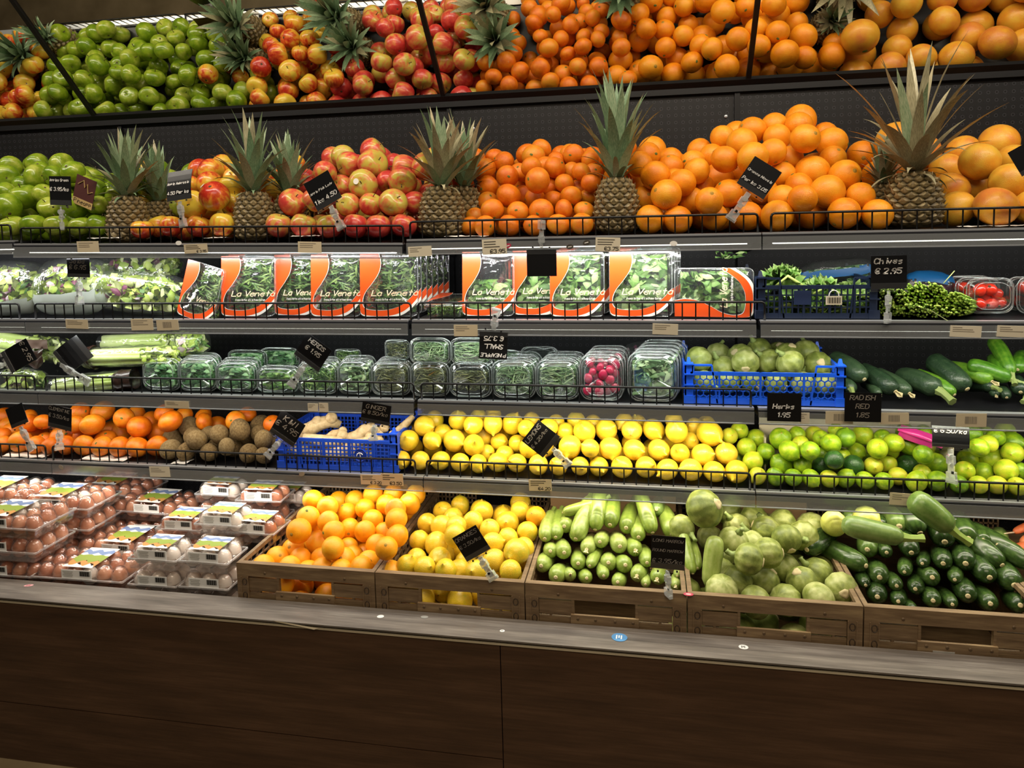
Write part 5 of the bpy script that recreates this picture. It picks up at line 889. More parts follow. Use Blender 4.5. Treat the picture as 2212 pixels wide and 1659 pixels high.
flat('film_orange', '#e2521c', .28, coat=.4); flat('film_white', '#e8e4da', .35); flat('film_cream', '#f3dcb6', .4); flat('film_dark', '#1f2a20', .4)
def rrect(w, h, r, n=4):
    out = []
    for cx, cz, a0 in ((w/2-r, h/2-r, 0), (-w/2+r, h/2-r, 90), (-w/2+r, -h/2+r, 180), (w/2-r, -h/2+r, 270)):
        out += [(cx+r*cos(radians(a0+90*k/n)), cz+r*sin(radians(a0+90*k/n))) for k in range(n+1)]
    return out
def shell(layers, name, mat, smooth=False, caps=True):
    b = MB(); N = None; vs = []
    for (y, pts) in layers: vs += [(x, y, z) for x, z in pts]; N = len(pts)
    f = [(i*N+k, i*N+(k+1) % N, (i+1)*N+(k+1) % N, (i+1)*N+k) for i in range(len(layers)-1) for k in range(N)]
    if caps: f += [tuple(range(N)), tuple((len(layers)-1)*N+k for k in reversed(range(N)))]
    return b.add(vs, f).mesh(name, M[mat], smooth)
# --- upright salad packs with an orange printed film ---
PW, PH, PD = .140, .180, .034
def band(mb, A, B, y): n = len(A); mb.add([(a[0], y, a[1]) for a in A]+[(b[0], y, b[1]) for b in B], [(i, i+1, n+i+1, n+i) for i in range(n-1)])
def uvp(l): return [((u-.5)*PW, (v-.5)*PH) for u, v in l]
def smooth_line(l, n=5):
    out = []
    for i in range(len(l)-1):
        p0, p1, p2, p3 = l[max(i-1, 0)], l[i], l[i+1], l[min(i+2, len(l)-1)]
        for k in range(n):
            t = k/n; out.append(tuple(.5*((2*p1[c])+(-p0[c]+p2[c])*t+(2*p0[c]-5*p1[c]+4*p2[c]-p3[c])*t*t+(-p0[c]+3*p1[c]-3*p2[c]+p3[c])*t**3) for c in (0, 1)))
    return out+[l[-1]]
WIN = smooth_line([(.33, 1), (.365, .86), (.33, .70), (.22, .54), (.10, .40), (.045, .28), (.05, .17), (.12, .115), (.30, .095), (.50, .105), (.70, .165), (.85, .27), (1, .42)])
OUT = smooth_line([(0, 1), (0, .86), (0, .70), (0, .54), (0, .40), (0, .28), (0, .10), (.06, .03), (.30, .005), (.52, .012), (.72, .065), (.87, .16), (1, .29)])
def pack_meshes():
    D = {}; t = Vector((0, 0, 0))
    D['tray'] = shell([(.004, rrect(PW, PH, .014)), (.010, rrect(PW, PH, .014)), (.012, rrect(PW*.94, PH*.95, .02)), (PD, rrect(PW*.86, PH*.88, .02))], 'tray', 'pack_tray')
    D['film'] = shell([(-.003, rrect(PW*.80, PH*.84, .02)), (.0035, rrect(PW, PH, .014))], 'film', 'pack_film', True)
    b = MB(); band(b, uvp(OUT), uvp(WIN), -.0052); D['orange_print'] = b.mesh('orange_print', M['film_orange'])
    b = MB(); k = len(OUT); A = uvp(OUT)[30:]; Bq = [(x, max(-PH/2, z-PH*(.012+.055*i/len(A)))) for i, (x, z) in enumerate(A)]; band(b, Bq, A, -.0051)
    Wn = uvp(WIN); band(b, Wn, [(x+.0014, z+.0008) for x, z in Wn], -.0055); D['white_stripe'] = b.mesh('white_stripe', M['film_white'])
    b = MB(); C = [(x, max(-PH/2, z-PH*.012)) for x, z in Bq]; band(b, C, Bq, -.0050); D['dark_stripe'] = b.mesh('dark_stripe', M['film_dark'])
    b = MB(); strokes(b, 'La Veneta', -PW*.30, -PH*.17, PH*.085, PH*.013, -.0062, .28, .05, adv=.92); D['brand_lettering'] = b.mesh('brand_lettering', M['film_cream'])
    b = MB(); strokes(b, 'insalate di stagione', -PW*.24, -PH*.245, PH*.030, PH*.006, -.0062, .12, .05, adv=.9); D['tagline'] = b.mesh('tagline', M['film_white'])
    P = [(x, -.001, z) for x, z in rrect(PW, PH, .014)]; b = MB(); b.tube(P+[P[0]], .0013, 5, False); D['rim'] = b.mesh('rim', M['pack_rim'], True)
    return D
PM = pack_meshes(); PLV = {'r': [fol(330, (PW*.86, PD*.75, PH*.88), (.034, .0055, .8, .2), s, 'rocket_leaf') for s in (1, 2)], 's': [fol(150, (PW*.86, PD*.75, PH*.86), (.042, .021, .7, .12), s, 'spinach_leaf') for s in (3, 4)], 'h': [fol(110, (PW*.86, PD*.75, PH*.50), (.040, .018, .7, .12), 5, 'spinach_leaf')]}
def pack(xa, xb, y1, Y, kind, label, yaw=0, lean=6, roll=0, full=True, seed=0, hs=1.0):
    Y += .022
    P, Q = at(xa, y1, Y), at(xb, y1, Y); s = (Q.x-P.x)/PW/cos(radians(yaw)); zb = 1.227
    c = Vector(((P.x+Q.x)/2, Y, zb+PH*hs/2 if not roll else zb+PW*s/2))
    t = thing('salad_pack', label, 'salad pack', c, (radians(-lean), radians(roll), radians(yaw)), 'salad packs with orange print on the second shelf'); t.scale = (s, 1, hs)
    for n in ('tray', 'film', 'orange_print', 'white_stripe', 'dark_stripe', 'rim')+(('brand_lettering', 'tagline') if full else ()): ob(n, PM[n], t)
    ob('leaves', PLV[kind][seed % len(PLV[kind])], t, (0, PD*.52, -PH*.18 if kind == 'h' else 0), stuff=True); return t
pack(392, 483, 682, 1.925, 'r', 'tilted salad pack with orange print leaning at the left end', yaw=-14, lean=8, roll=13, hs=.95)
pack(484, 598, 683, 1.93, 'r', 'first upright rocket pack with orange print from the left', seed=0); pack(598, 700, 683, 1.955, 'r', 'pale rocket pack with orange print, second upright one from left', seed=1)
pack(677, 783, 686, 1.93, 'r', 'third upright rocket pack with orange print from the left', seed=0); pack(784, 904, 690, 1.93, 'r', 'front rocket pack of the long row beside the dark gap', yaw=4, seed=1)
for j in range(6): pack(800+12*j, 912+12*j, 690, 1.972+.046*j, 'r', 'rocket pack %s in the row behind the front pack at the dark gap' % ORD[j+2], yaw=3, lean=5, full=False, seed=j)
for j, (xa, xb) in enumerate(((500, 606), (620, 722), (690, 790))): pack(xa, xb, 680, 2.02, 'r', 'rear rocket pack standing %s from left behind the front ones' % ORD[j+1], full=False, seed=j)
pack(1002, 1112, 682, 1.945, 'h', 'half-filled leaf pack right of the dark gap'); pack(1110, 1222, 684, 1.965, 's', 'spinach pack behind the blank hanging card'); pack(1190, 1306, 684, 1.935, 's', 'spinach pack right of the blank hanging card', seed=1)
pack(1318, 1452, 686, 1.935, 's', 'wide spinach pack, fourth right of the dark gap', seed=0); 
for j in range(3): pack(1330+6*j, 1458+6*j, 686, 1.978+.045*j, 's', 'spinach pack %s behind the wide spinach pack' % ORD[j+1], full=False, seed=j); pack(1205+5*j, 1318+5*j, 684, 2.0+.045*j, 's', 'spinach pack %s in the row behind the blank card' % ORD[j+1], full=False, seed=j+1)
t = pack(1456, 1628, 692, 1.925, 's', 'spinach pack lying on its side next to the navy crate', lean=6, roll=-90, seed=1); t.scale = (.92, 1, .1665/PH*1.2); t.location.z = 1.227+PW*.92/2
t = pack(930, 1010, 660, 2.10, 'r', 'pack lying flat at the back of the dark gap', full=False); t.rotation_euler = (radians(-86), 0, 0); t.location = at(975, 655, 2.02); t.location.z = 1.265
# --- clear herb boxes standing on edge ---
HW, HH, HD = .104, .092, .040
def hb():
    D = {}
    D['lid'] = shell([(-.0, rrect(HW*.74, HH*.72, .02)), (.002, rrect(HW*.82, HH*.80, .022)), (.012, rrect(HW*.93, HH*.92, .024)), (.014, rrect(HW, HH, .026))], 'lid', 'herb_plastic', True)
    D['tray'] = shell([(.016, rrect(HW, HH, .026)), (.018, rrect(HW*.92, HH*.91, .024)), (HD, rrect(HW*.80, HH*.78, .02))], 'tray', 'herb_plastic', True)
    b = MB()
    for y, k, r in ((.0005, .76, .0010), (.010, .92, .0008), (.0150, 1.0, .0016)):
        P = [(x, y, z) for x, z in rrect(HW*k, HH*k, .024, 5)]; b.tube(P+[P[0]], r, 5, False)
    D['ribs'] = b.mesh('ribs', M['pack_rim'], True); return D
HB = hb(); bx = (HW*.82, HD*.62, HH*.72)
HL = {'leaf': fol(150, bx, (.034, .016, .35, .25), 1, 'herb_dark'), 'mix': fol(170, bx, (.026, .012, .8, .3), 2, 'rocket_leaf'), 'fern': fol(420, bx, (.022, .0028, 1, .4), 3, 'rocket_leaf'), 'sage': fol(150, bx, (.042, .012, .35, .2), 4, 'rosemary_sprig'), 'thyme': fol(480, bx, (.038, .0022, .3, .3), 5, 'thyme_sprig'), 'thyme2': fol(340, (bx[0], bx[1], bx[2]*.8), (.036, .0026, .5, .3), 6, 'thyme_sprig'), 'rose': fol(420, bx, (.046, .0028, .45, .15), 7, 'rosemary_sprig'), 'rose2': fol(380, bx, (.050, .0034, .35, .12), 8, 'rosemary_sprig'), 'cress': fol(320, bx, (.022, .0024, .3, .3), 9, 'thyme_sprig')}
flat('radish_skin', '#c01f4a', .28, coat=.2); flat('tomato_skin', '#d5301c', .2, coat=.4); flat('radish_root', '#e8c4c8', .6)
RAD = MB().lathe([(sin(pi*i/9)*.0125, -cos(pi*i/9)*.0115) for i in range(10)], 12).mesh('radish', M['radish_skin'], True); TOM = MB().lathe([(sin(pi*i/9)*.0165, -cos(pi*i/9)*.0172) for i in range(10)], 12).mesh('tomato', M['tomato_skin'], True); TST = MB().lathe([(.004, 0), (.003, .002), (0, .002)], 6).mesh('stalk_scar', M['stem_brown'], True)
def herb_box(xa, xb, yt, yb, Y, kind, label, grp='clear herb boxes on the third shelf', lean=0, zf=None, cat='herb box'):
    P, Q = at(xa, yb, Y), at(xb, yt, Y); w, h = Q.x-P.x, abs(at((xa+xb)/2, yt, Y).z-at((xa+xb)/2, yb, Y).z); z0 = (zf if zf is not None else min(P.z, at(xb, yb, Y).z))
    t = thing('herb_box' if cat == 'herb box' else cat.replace(' ', '_'), label, cat, ((P.x+Q.x)/2, Y, z0+h/2), (radians(-lean), 0, radians(RND.uniform(-3, 3))), grp); t.scale = (w/HW, 1, h/HH)
    for n in ('lid', 'tray', 'ribs'): ob(n, HB[n], t)
    if kind in HL: ob('herbs', HL[kind], t, (0, HD*.48, -HH*.03), stuff=True)
    elif kind in ('radish', 'tomato'):
        rn = random.Random(int(xa)); r = .0125 if kind == 'radish' else .0165; sx, sz = w/HW, h/HH; pts = []
        for k in range(2500):
            p = Vector((rn.uniform(-1, 1)*(w*.43-r), rn.uniform(.010, .030), rn.uniform(-h*.45+r, h*.40-r)))
            if all((p-q).length > (1.7 if kind == 'radish' else 1.5)*r for q in pts): pts.append(p)
        for p in pts[:34]:
            c = ob(kind, RAD if kind == 'radish' else TOM, t, (p.x/sx, p.y, p.z/sz), (rn.uniform(0, 3), rn.uniform(0, 3), 0)); c.scale = (1/sx, 1, 1/sz)
            if kind == 'tomato': ob('stalk_scar', TST, c, (0, 0, .0168))
    return t
HROW = [(303, 382, 778, 846, 'leaf', 3), (384, 462, 778, 848, 'leaf', 3), (463, 548, 788, 850, 'leaf', 3), (550, 638, 800, 852, 'mix', 2), (640, 724, 788, 855, 'fern', 3), (727, 798, 785, 856, 'sage', 3), (801, 882, 788, 858, 'thyme', 3), (886, 967, 790, 862, 'thyme', 3), (970, 1059, 790, 864, 'thyme2', 3), (1062, 1154, 786, 866, 'rose', 4), (1157, 1250, 784, 866, 'rose2', 4), (1252, 1345, 772, 868, 'radish', 4), (1357, 1465, 768, 873, 'sage', 5)]
HN = {'leaf': 'dark leafy herbs', 'mix': 'loose green leaves', 'fern': 'feathery dill', 'sage': 'grey-green sage', 'thyme': 'brownish thyme', 'thyme2': 'sparse thyme', 'rose': 'rosemary', 'rose2': 'long rosemary', 'radish': 'red radishes', 'cress': 'cress'}
for ci, (xa, xb, yt, yb, kd, nb) in enumerate(HROW):
    for j in range(nb):
        herb_box(xa+7*j, xb+5*j, yt-1.0*j, yb-3*j, 1.955+.047*j, kd, 'clear box of %s, %s column from left, %s' % (HN[kd], ORD[ci+1], 'in front' if j == 0 else '%s behind the front one' % ORD[j]), lean=3, zf=.9915, cat='herb box' if kd != 'radish' else 'radish box')
for (xa, xb, yt, yb, Y, kd, lb) in ((829, 880, 735, 778, 2.0, 'cress', 'small square box of fine cress atop the herb boxes'), (884, 970, 731, 789, 1.965, 'rose', 'rosemary box stacked on top, left of the upside-down card'), (972, 1060, 731, 789, 1.968, 'rose2', 'rosemary box stacked on top, partly behind the upside-down card'), (1126, 1202, 750, 792, 2.10, '', 'empty clear box standing at the back against the perforated panel'), (1060, 1120, 757, 800, 2.06, 'rose', 'box of herbs at the back right of the upside-down card'), (560, 640, 752, 795, 2.10, 'leaf', 'herb box stacked at the back near the tilted herbs card'), (490, 570, 757, 800, 2.08, 'leaf', 'herb box stacked at the back above the third column'), (720, 775, 755, 785, 2.10, 'fern', 'herb box with a feathery tuft at the back')):
    herb_box(xa, xb, yt, yb, Y, kd, lb, lean=0)
# tomatoes
for (xa, xb, yt, yb, Y, lb) in ((2092, 2198, 600, 676, 2.0, 'front clear box of cherry tomatoes'), (2068, 2168, 597, 668, 2.055, 'second clear box of cherry tomatoes behind the front one'), (2050, 2148, 595, 664, 2.11, 'third clear box of cherry tomatoes, rearmost in its row'), (2201, 2300, 600, 678, 2.0, 'clear box of cherry tomatoes cut off at the right edge'), (2180, 2270, 596, 668, 2.06, 'clear box of cherry tomatoes behind the right edge one')):
    herb_box(xa, xb, yt, yb, Y, 'tomato', lb, 'clear boxes of cherry tomatoes', 2, 1.228, 'tomato box')
# ---------------- bagged salad and celery ----------------
def bag(P, w, h, d, rot, label, cat, group, content, seed, band=None, film='bag_film'):
    "pillow bag: crinkled clear film around loose contents; P = centre"
    rn = random.Random(seed); t = thing(cat.replace(' ', '_'), label, cat, P, rot, group)
    def sup(u, v, k=1.0):
        a = (u-.5)*pi; b_ = v*2*pi; sg = lambda q, e: (1 if q >= 0 else -1)*abs(q)**e
        x = sg(sin(a), .45); c = abs(cos(a))**.42; y = c*sg(cos(b_), .75); z = c*sg(sin(b_), .75)
        p = Vector((x*w/2, y*d/2*(1-.25*x*x), z*h/2*(1-.2*x*x)))*k
        n = noise.noise(p*28+Vector((seed, 0, 0)))*.0055+noise.noise(p*70+Vector((0, seed, 0)))*.003
        return p+Vector((0, -n, n))
    b = MB(); b.grid(lambda u, v: sup(u, v), 20, 26); ob('film', b.mesh('film', M[film], True), t)
    for (n, kd, mat, sc, off) in content:
        ob('leaves', fol(n, (w*.86*sc[0], d*.74, h*.80*sc[1]), kd, seed+n, mat, lambda x, y, z: x*x*.8+z*z*.7+y*y < 1.0), t, Vector((off[0]*w, 0, off[1]*h)), label=None, stuff=True)
    if band:
        mat, f0, f1 = band; b = MB(); b.grid(lambda u, v: Vector(sup(u, .25+.5*v, 1.012))*1 if True else 0, 20, 14)
        keep = []; N = 15
        fs = [f for f in b.f if f0 <= (sum(b.v[i][2] for i in f)/4/h+.5) <= f1 and sum(b.v[i][1] for i in f) <= 0]; b.f = fs; b.mi = [0]*len(fs)
        ob('print_band', b.mesh('print_band', M[mat], True), t)
    return t
flat('salad_band', '#b4beb2', .45); flat('brown_wrap', '#33221c', .35, coat=.3); flat('wrap_edge', '#5d4a42', .4)
LEAF = (.040, .026, .8, .3); SAL = lambda n: [(int(n*.72), LEAF, 'salad_mix', (1, 1), (0, 0)), (int(n*.20), (.034, .020, .8, .3), 'radicchio', (.6, .8), (-.1, .02)), (int(n*.3), (.03, .012, .8, .3), 'rocket_leaf', (.9, .8), (.12, -.08))]
SG = 'bagged salads on the second shelf'
def pc(x, y, Y, z0=None): P = at(x, y, Y); return P
bag(pc(30, 622, 2.0), .24, .185, .11, (radians(-15), 0, radians(-5)), 'bagged salad leaning at the left edge of the second shelf', 'salad bag', SG, SAL(160), 1, ('salad_band', 0, .28))
bag(pc(160, 618, 1.985), .26, .19, .11, (radians(-14), radians(-3), 0), 'bagged salad with a pale printed band behind the standing black card', 'salad bag', SG, SAL(170), 2, ('salad_band', 0, .34))
bag(pc(290, 598, 2.10), .29, .16, .10, (radians(-10), radians(3), 0), 'bright salad bag at the back of the second shelf', 'salad bag', SG, SAL(150), 3)
bag(pc(305, 632, 1.99), .32, .135, .10, (radians(-8), radians(5), radians(4)), 'salad bag lying sideways in front, right of the standing card', 'salad bag', SG, SAL(190), 4)
bag(pc(355, 573, 2.15), .13, .07, .08, (0, radians(6), 0), 'small end of a salad bag showing at the back', 'salad bag', SG, SAL(80), 5)
def celery(P, Q, r, label, seed, cap=None, leaf=True):
    rn = random.Random(seed); d = Q-P; L = d.length; ang = atan2(d.z, d.x); t = thing('celery_bag', label, 'celery', (P+Q)/2, (0, -ang, atan2(d.y, d.x)*.5), 'bagged celery on the third shelf')
    for k in range(9):
        a = k*2.4; q = r*.62*sqrt((k+.5)/9); y, z = q*cos(a), q*sin(a); b = MB(); n = 7; tint = []
        vs = []
        for i in range(n+1):
            x = -L/2+L*.80*i/n; w_ = r*(.36-.12*i/n); sp = 1+.25*i/n
            for j in range(8): ta = 2*pi*j/8; rr_ = w_*(1+.12*(j % 2)); vs.append((x, y*sp+rr_*cos(ta), z*sp+rr_*sin(ta))); tint.append(min(1, max(0, .75-.35*i/n+.15*(j % 2)+rn.uniform(-.08, .08))))
        b.add(vs, [(i*8+j, (i+1)*8+j, (i+1)*8+(j+1) % 8, i*8+(j+1) % 8) for i in range(n) for j in range(8)]+[tuple(range(8))]); ob('stalk', tinted(b, 'stalk', 'celery_stalk', tint), t)
    if leaf: ob('leaves', fol(120, (L*.36, r*1.7, r*1.8), (.028, .015, .8, .4), seed, 'salad_mix'), t, (L*.36, 0, 0), stuff=True)
    b = MB(); b.grid(lambda u, v: Vector((-L*.53+L*1.06*u, (r*(.95+.22*sin(pi*u))+.004*noise.noise(Vector((u*9, cos(2*pi*v)*2, seed))))*cos(2*pi*v), (r*(.95+.2*sin(pi*u))+.006*noise.noise(Vector((u*12, sin(2*pi*v)*2, seed+5))))*sin(2*pi*v))), 22, 18); ob('film', b.mesh('film', M['bag_film'], True), t)
    if cap:
        c0, c1 = cap; b = MB(); b.grid(lambda u, v: Vector((-L*.53+L*1.06*(c0+(c1-c0)*u), (r*(1.06+.2*sin(pi*(c0+(c1-c0)*u)))+.010*noise.noise(Vector((u*5, cos(2*pi*v)*1.6, seed+9))))*cos(2*pi*v), (r*(1.08+.2*sin(pi*(c0+(c1-c0)*u)))+.012*noise.noise(Vector((u*5, sin(2*pi*v)*1.6, seed+3))))*sin(2*pi*v))), 8, 20); ob('brown_print', b.mesh('brown_print', M['brown_wrap'], True), t, label='crinkled dark brown printed end of the film')
celery(at(-70, 722, 2.10), at(128, 762, 2.03), .042, 'bagged celery at the left edge slanting down to the right', 1)
celery(at(192, 772, 1.985), at(372, 766, 1.99), .030, 'bagged celery lying in the middle with a brown end at left', 2, (0, .10))
celery(at(225, 742, 2.10), at(400, 735, 2.12), .033, 'bagged celery lying behind the middle one', 3)
celery(at(120, 835, 1.965), at(288, 818, 1.975), .029, 'bagged celery lying in front with a brown wrapped end at right', 4, (.80, 1.0), leaf=False)
bag(pc(415, 742, 2.06), .11, .085, .08, (radians(-6), radians(-12), 0), 'bag of cut salad greens at the right end of the celery', 'salad bag', 'bagged greens on the third shelf', SAL(110), 7)
bag(pc(50, 822, 1.985), .17, .085, .08, (radians(-6), radians(2), 0), 'bag of leafy greens low at the left edge of the third shelf', 'salad bag', 'bagged greens on the third shelf', SAL(130), 8)
t = thing('film_wrap', 'crumpled dark brown film standing at the left edge of the celery', 'wrap', at(68, 770, 1.99)); b = MB(); b.grid(lambda u, v: Vector(((u-.5)*.085, .014*noise.noise(Vector((u*4, v*4, 3))), (v-.5)*.075*(1-.3*u)+.012*sin(u*7))), 12, 10); ob('sheet', b.mesh('sheet', M['brown_wrap'], True), t)
b = MB(); b.grid(lambda u, v: Vector(((u-.5)*.12, .01*noise.noise(Vector((u*4, v*4, 8))), (v-.5)*.03)), 12, 4); ob('pale_edge', b.mesh('pale_edge', M['wrap_edge'], True), t, (0, .004, .04))
# sleeve with radishes behind, blue-topped bags on the second shelf
flat('radish_net', '#9a3a52', .4); flat('blue_print', '#1b5f98', .4)
bag(at(1405, 772, 2.16), .17, .10, .08, (0, radians(-4), 0), 'net-like bag of red radishes at the back of the third shelf', 'radish bag', None, [(140, (.016, .014, .9, .5), 'radicchio', (1, 1), (0, 0))], 9)
bag(at(1805, 588, 2.14), .19, .075, .07, (0, radians(-6), 0), 'clear bag with a blue print behind the kale crate', 'produce bag', 'blue printed bags at the back of the second shelf', [(60, (.04, .03, .8, .3), 'herb_dark', (1, .7), (0, -.1))], 10, ('blue_print', .36, .66))
bag(at(2005, 618, 2.13), .12, .085, .08, (0, radians(6), 0), 'clear bag with blue top edge and red roots behind the chives', 'produce bag', 'blue printed bags at the back of the second shelf', [(80, (.03, .025, .8, .4), 'radicchio', (1, .8), (0, -.05))], 11, ('blue_print', .68, 1))
# ---------------- kale ----------------
def kale(P, rx, ry, rz, seed, label):
    rn = random.Random(seed); t = thing('kale_bunch', label, 'kale', P, (0, 0, 0), 'curly kale in the navy crate'); mb = MB(); tint = []
    for k in range(34):
        a, e = rn.uniform(0, 6.28), rn.uniform(-.2, 1.3); c = Vector((rx*cos(a)*cos(e), ry*sin(a)*cos(e), rz*sin(e)))*rn.uniform(.6, 1.0); n = c.normalized() if c.length > 1e-5 else Vector((0, 0, 1)); u = n.orthogonal().normalized(); w_ = n.cross(u); R = rn.uniform(.014, .026); b0 = len(mb.v); ph = rn.uniform(0, 6)
        ring = []
        for i in range(3):
            for j in range(18):
                th = 2*pi*j/18; q = R*(.35+.33*i); up = (.0 if i == 0 else .35*R*i*.5)+(.34*R*sin(th*7+ph)*(i/2)**2)+.2*R*sin(th*3+ph*2)*(i/2); ring.append(c+(u*cos(th)+w_*sin(th))*q+n*up); tint.append(min(1, max(0, .22+.28*i+.2*sin(th*7+ph)*(i/2)+rn.uniform(-.1, .1))))
        mb.add(ring+[c], [(i*18+j, i*18+(j+1) % 18, (i+1)*18+(j+1) % 18, (i+1)*18+j) for i in range(2) for j in range(18)]+[(54, (j+1) % 18, j) for j in range(18)]); tint.append(.2)
    ob('leaves', tinted(mb, 'leaves', 'kale_leaf', tint), t, stuff=True)
    b = MB(); b.tube([(-rx*.5, -ry*.9, rz*.2), (0, -ry*1.0, rz*.62), (rx*.7, -ry*1.02, rz*.15)], [.004, .0045, .006], 7); ob('stem', tinted(b, 'stem', 'celery_stalk', [.4]*len(b.v)), t)
kale(at(1695, 628, 1.985), .062, .04, .068, 1, 'tall pile of curly kale at the left of the navy crate'); kale(at(1775, 640, 1.99), .06, .04, .045, 2, 'curly kale in the middle of the navy crate'); kale(at(1845, 648, 2.0), .045, .04, .032, 3, 'low curly kale at the right of the navy crate')
kale(at(1700, 672, 1.96), .07, .02, .032, 4, 'kale leaves low behind the left mesh of the navy crate'); kale(at(1800, 674, 1.96), .08, .02, .032, 5, 'kale leaves low behind the right mesh of the navy crate')
# ---------------- chives ----------------
def chives(x, y, Y, rx, rz, yaw, seed, label, n=230):
    rn = random.Random(seed); P = at(x, y, Y); P.z = max(P.z, 1.228+rz); t = thing('chive_bundle', label, 'chives', P, (radians(-8), 0, radians(yaw)), 'bundles of chives on the second shelf'); b = MB(); tint = []
    for k in range(n):
        r = sqrt(rn.random()); a = rn.uniform(0, 6.28); px_, pz = rx*r*cos(a), rz*r*sin(a); L = .17; y0 = rn.uniform(-.02, .008)-.02*r*sin(a); q = rn.uniform(.0022, .0034)
        b.tube([(px_, y0, pz), (px_*.95, .07, pz*.9), (px_*.7, L, pz*.65)], [q, q, q*.8], 4); g = rn.uniform(.25, .75); tint += [min(1, g+.3)]*4+[g*.6]*4+[g*.4]*4
    ob('stalks', tinted(b, 'stalks', 'chive_stalk', tint), t, stuff=True)
    P2 = [(rx*.9*cos(2*pi*k/14), .10, rz*.85*sin(2*pi*k/14)) for k in range(15)]; ob('band', MB().tube(P2, .002, 5, False).mesh('band', M['kraft_tag']), t)
chives(1918, 660, 1.955, .046, .038, -16, 1, 'left bundle of chives partly behind the clip of the chives card'); chives(1995, 640, 1.965, .055, .037, -23, 2, 'large middle bundle of chives', 300); chives(2058, 662, 1.955, .046, .030, -30, 3, 'right bundle of chives before the tomatoes'); chives(1985, 676, 1.935, .085, .016, -22, 4, 'flat bundle of chives lying in front below the others', 160)
b = MB(); A, B = at(1978, 660, 1.92), at(2052, 696, 1.905); b.tube([Vector(), (B-A)*.5+Vector((0, 0, .006)), B-A], .0011, 5); o = ob('loose_chive', tinted(b, 'loose_chive', 'celery_stalk', [.8]*len(b.v)), None, A); tag(o, 'single loose pale stalk lying across the front of the chives', 'chives')
b = MB(); A, B = at(2038, 612, 2.0), at(2062, 585, 2.0); b.tube([Vector(), B-A], .0012, 5); o = ob('loose_chive', tinted(b, 'loose_chive', 'celery_stalk', [.7]*len(b.v)), None, A); tag(o, 'single stalk sticking up behind the middle bundle of chives', 'chives')
b = MB(); A, B = at(1556, 553, 2.1), at(1602, 548, 2.1); ob_ = fol(26, (.085, .02, .022), (.024, .006, .3, .3), 77, 'kale_leaf'); o = ob('herb_tuft', ob_, None, (A+B)/2); tag(o, 'green sprig lying on top of the sideways spinach pack', 'herb sprig'); o['kind'] = 'stuff'
# ---------------- box and pink packet behind the limes ----------------
flat('box_cream', '#cbbfa6', .75); flat('pink_plastic', '#d83a92', .3, coat=.4); flat('net_black', '#121212', .6)
P, Q = at(1640, 925, 2.205), at(2010, 940, 2.205); t = thing('cardboard_box', 'cream cardboard box side standing behind the limes', 'box', ((P.x+Q.x)/2, 2.205, .757)); w = Q.x-P.x; h = at(1800, 897, 2.205).z-.757
ob('side', MB().span((-w/2, 0, 0), (w/2, .004, h)).mesh('side', M['box_cream']), t); ob('end_flap', MB().span((w/2-.004, -.16, 0), (w/2, 0, h*.8)).mesh('end_flap', M['box_cream']), t); ob('end_flap', MB().span((-w/2, -.10, 0), (-w/2+.004, 0, h*.7)).mesh('end_flap', M['box_cream']), t)
P = at(1982, 943, 2.075); t = thing('pink_packet', 'bright pink plastic packet wedged among the limes', 'packet', P, (radians(20), radians(14), radians(-20)))
ob('body', MB().span((-.045, -.012, -.014), (.04, .012, .014)).mesh('body', M['pink_plastic']), t); ob('fold', MB().tube([(-.05, -.014, .012), (.0, -.016, .016), (.045, -.014, .010)], [.004, .007, .005], 8).mesh('fold', M['pink_plastic'], True), t); ob('end_tab', MB().span((.04, -.006, -.008), (.062, .006, .010)).mesh('end_tab', M['pink_plastic']), t)
# ---------------- stickers on the ledge and rails ----------------
flat('sticker_blue', '#4a86b8', .5); flat('sticker_pink', '#d7a2a2', .5)
LZ = ZK+.0004
def ledge(x, y): # point on the ledge top
    d = at(x, y, 1.0)-Vector((0, 0, CAMZ)); k = (LZ-CAMZ)/d.z; return Vector((d.x*k, k, LZ))
for (x, y, rx, ry, mat, mark, lb) in ((62, 1265, .013, .006, 'sticker_pink', 'sticker_red', 'oval red and white fruit sticker at the left of the ledge'), (822, 1332, .009, .007, 'white', None, 'plain white oval sticker on the ledge below the orange crate'), (917, 1333, .010, .006, 'print_line', None, 'peeled sticker remnant on the ledge below the lemon crate'), (1085, 1363, .006, .005, 'white', 'ink', 'tiny torn sticker on the ledge'), (1338, 1377, .019, .017, 'sticker_blue', 'white', 'round blue and white sticker on the ledge below the courgettes'), (1606, 1398, .011, .009, 'white', 'ink', 'small round white sticker with a dark mark on the ledge')):
    t = thing('sticker', lb, 'sticker', ledge(x, y), (0, 0, RND.uniform(-.3, .3))); b = MB().lathe([(1, 0), (1, .0006), (0, .0006)], 20); b.v = [(v[0]*rx, v[1]*ry, v[2]) for v in b.v]; ob('paper', b.mesh('paper', M[mat]), t)
    if mark: b = MB(); [b.box((rx*(-.35+.3*j), ry*.1*(j % 2), .0009), (rx*.16, ry*(.9 if j != 1 else .6), .0003)) for j in range(3)]; ob('mark', b.mesh('mark', M[mark]), t)
P = at(1487, 1273, 1.711); t = thing('sticker', 'red oval sticker stuck on the joint between the third and fourth crate', 'sticker', (P.x, P.y-.001, CZ+CH+.0008)); b = MB().lathe([(1, 0), (1, .0006), (0, .0006)], 18); b.v = [(v[0]*.012, v[1]*.008, v[2]) for v in b.v]; ob('paper', b.mesh('paper', M['sticker_red']), t); b = MB().lathe([(1, .0007), (0, .0007)], 14); b.v = [(v[0]*.007, v[1]*.0035, v[2]) for v in b.v]; ob('mark', b.mesh('mark', M['sticker_pink']), t)
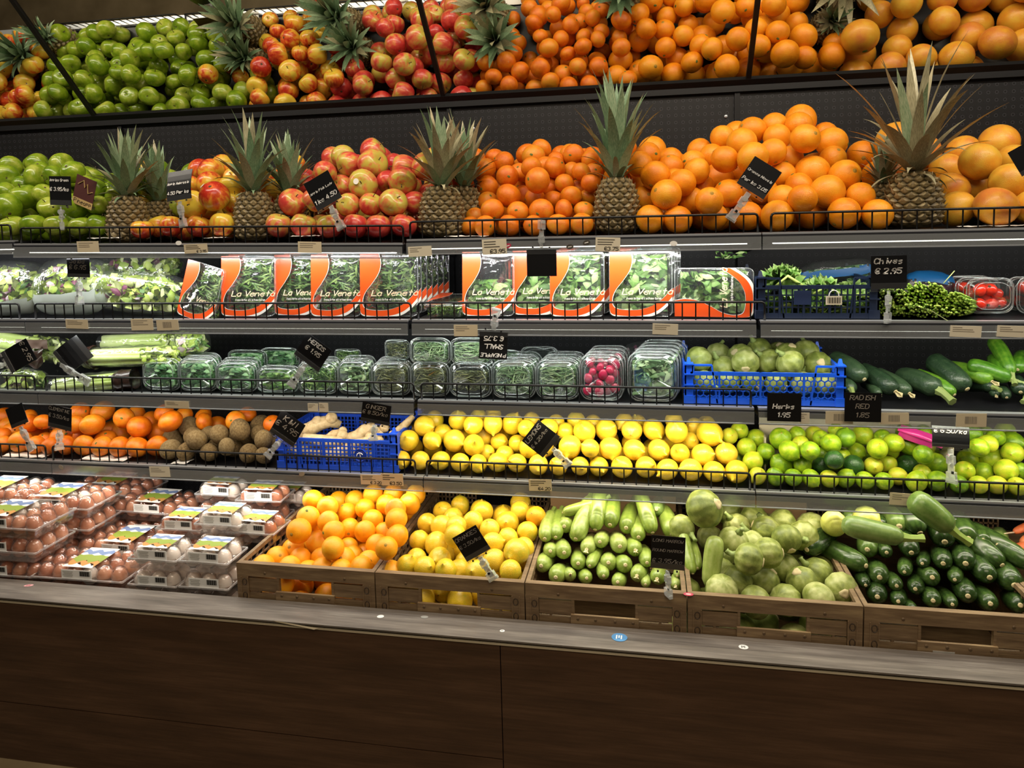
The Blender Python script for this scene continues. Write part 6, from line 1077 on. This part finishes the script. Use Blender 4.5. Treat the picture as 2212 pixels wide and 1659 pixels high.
for (x, y, si, mat, lb) in ((1097, 531, 0, 'sticker_red', 'dark oval fruit sticker on the top rail beside the first printed label'), (1231, 533, 0, 'ink', 'black slanted fruit sticker on the top rail'), (1267, 524, 0, 'ink', 'black and white fruit sticker high on the top rail'), (1455, 526, 0, 'white', 'torn white sticker on the right of the top rail'), (386, 525, 0, 'white', 'small white scrap on the left of the top rail'), (652, 1024, 3, 'grey_ink', 'grey round sticker on the lowest rail below the ginger'), (132, 1009, 3, 'grey_ink', 'grey smudged sticker on the lowest rail below the clementines')):
    P = at(x, y, SHELF[si][0]-.0095); t = thing('rail_sticker', lb, 'sticker', P, (radians(90), radians(RND.uniform(-40, 40)), 0)); b = MB().lathe([(1, 0), (1, .0008), (0, .0008)], 16); b.v = [(v[0]*.0095, v[1]*.0065, v[2]) for v in b.v]; ob('paper', b.mesh('paper', M[mat]), t)
    if mat in ('ink', 'sticker_red'): b = MB(); b.box((0, 0, .001), (.010, .002, .0003)); ob('mark', b.mesh('mark', M['white']), t)
# crumpled white papers under the fruit
for i, (x, y, si, w_, lb) in enumerate(((228, 512, 0, .09, 'crumpled white paper liner under the green apples'), (470, 512, 0, .06, 'white paper scrap under the yellow-red apples'), (660, 511, 0, .08, 'white paper liner under the red apples'), (1010, 511, 0, .12, 'white paper liner under the clementines of the top shelf'), (2150, 483, 0, .16, 'thin white liner edge under the grapefruit'), (230, 993, 3, .16, 'white paper liner under the clementines of the fourth shelf'), (60, 990, 3, .16, 'white paper liner at the left edge of the fourth shelf'), (395, 1000, 3, .05, 'white paper scrap between clementines and kiwis'))):
    yf, z = SHELF[si]; P = at(x, y, yf+.03); P.z = z+.0015+(.016 if si == 0 and x < 300 else .010 if si == 0 and x < 700 else 0)
    b = MB(); b.grid(lambda u, v: Vector(((u-.5)*w_, (v-.5)*.05, .003+.004*noise.noise(Vector((u*5, v*3, i))))), 10, 4); o = ob('paper_liner', b.mesh('paper_liner', M['white'], True), None, P); tag(o, lb, 'liner')
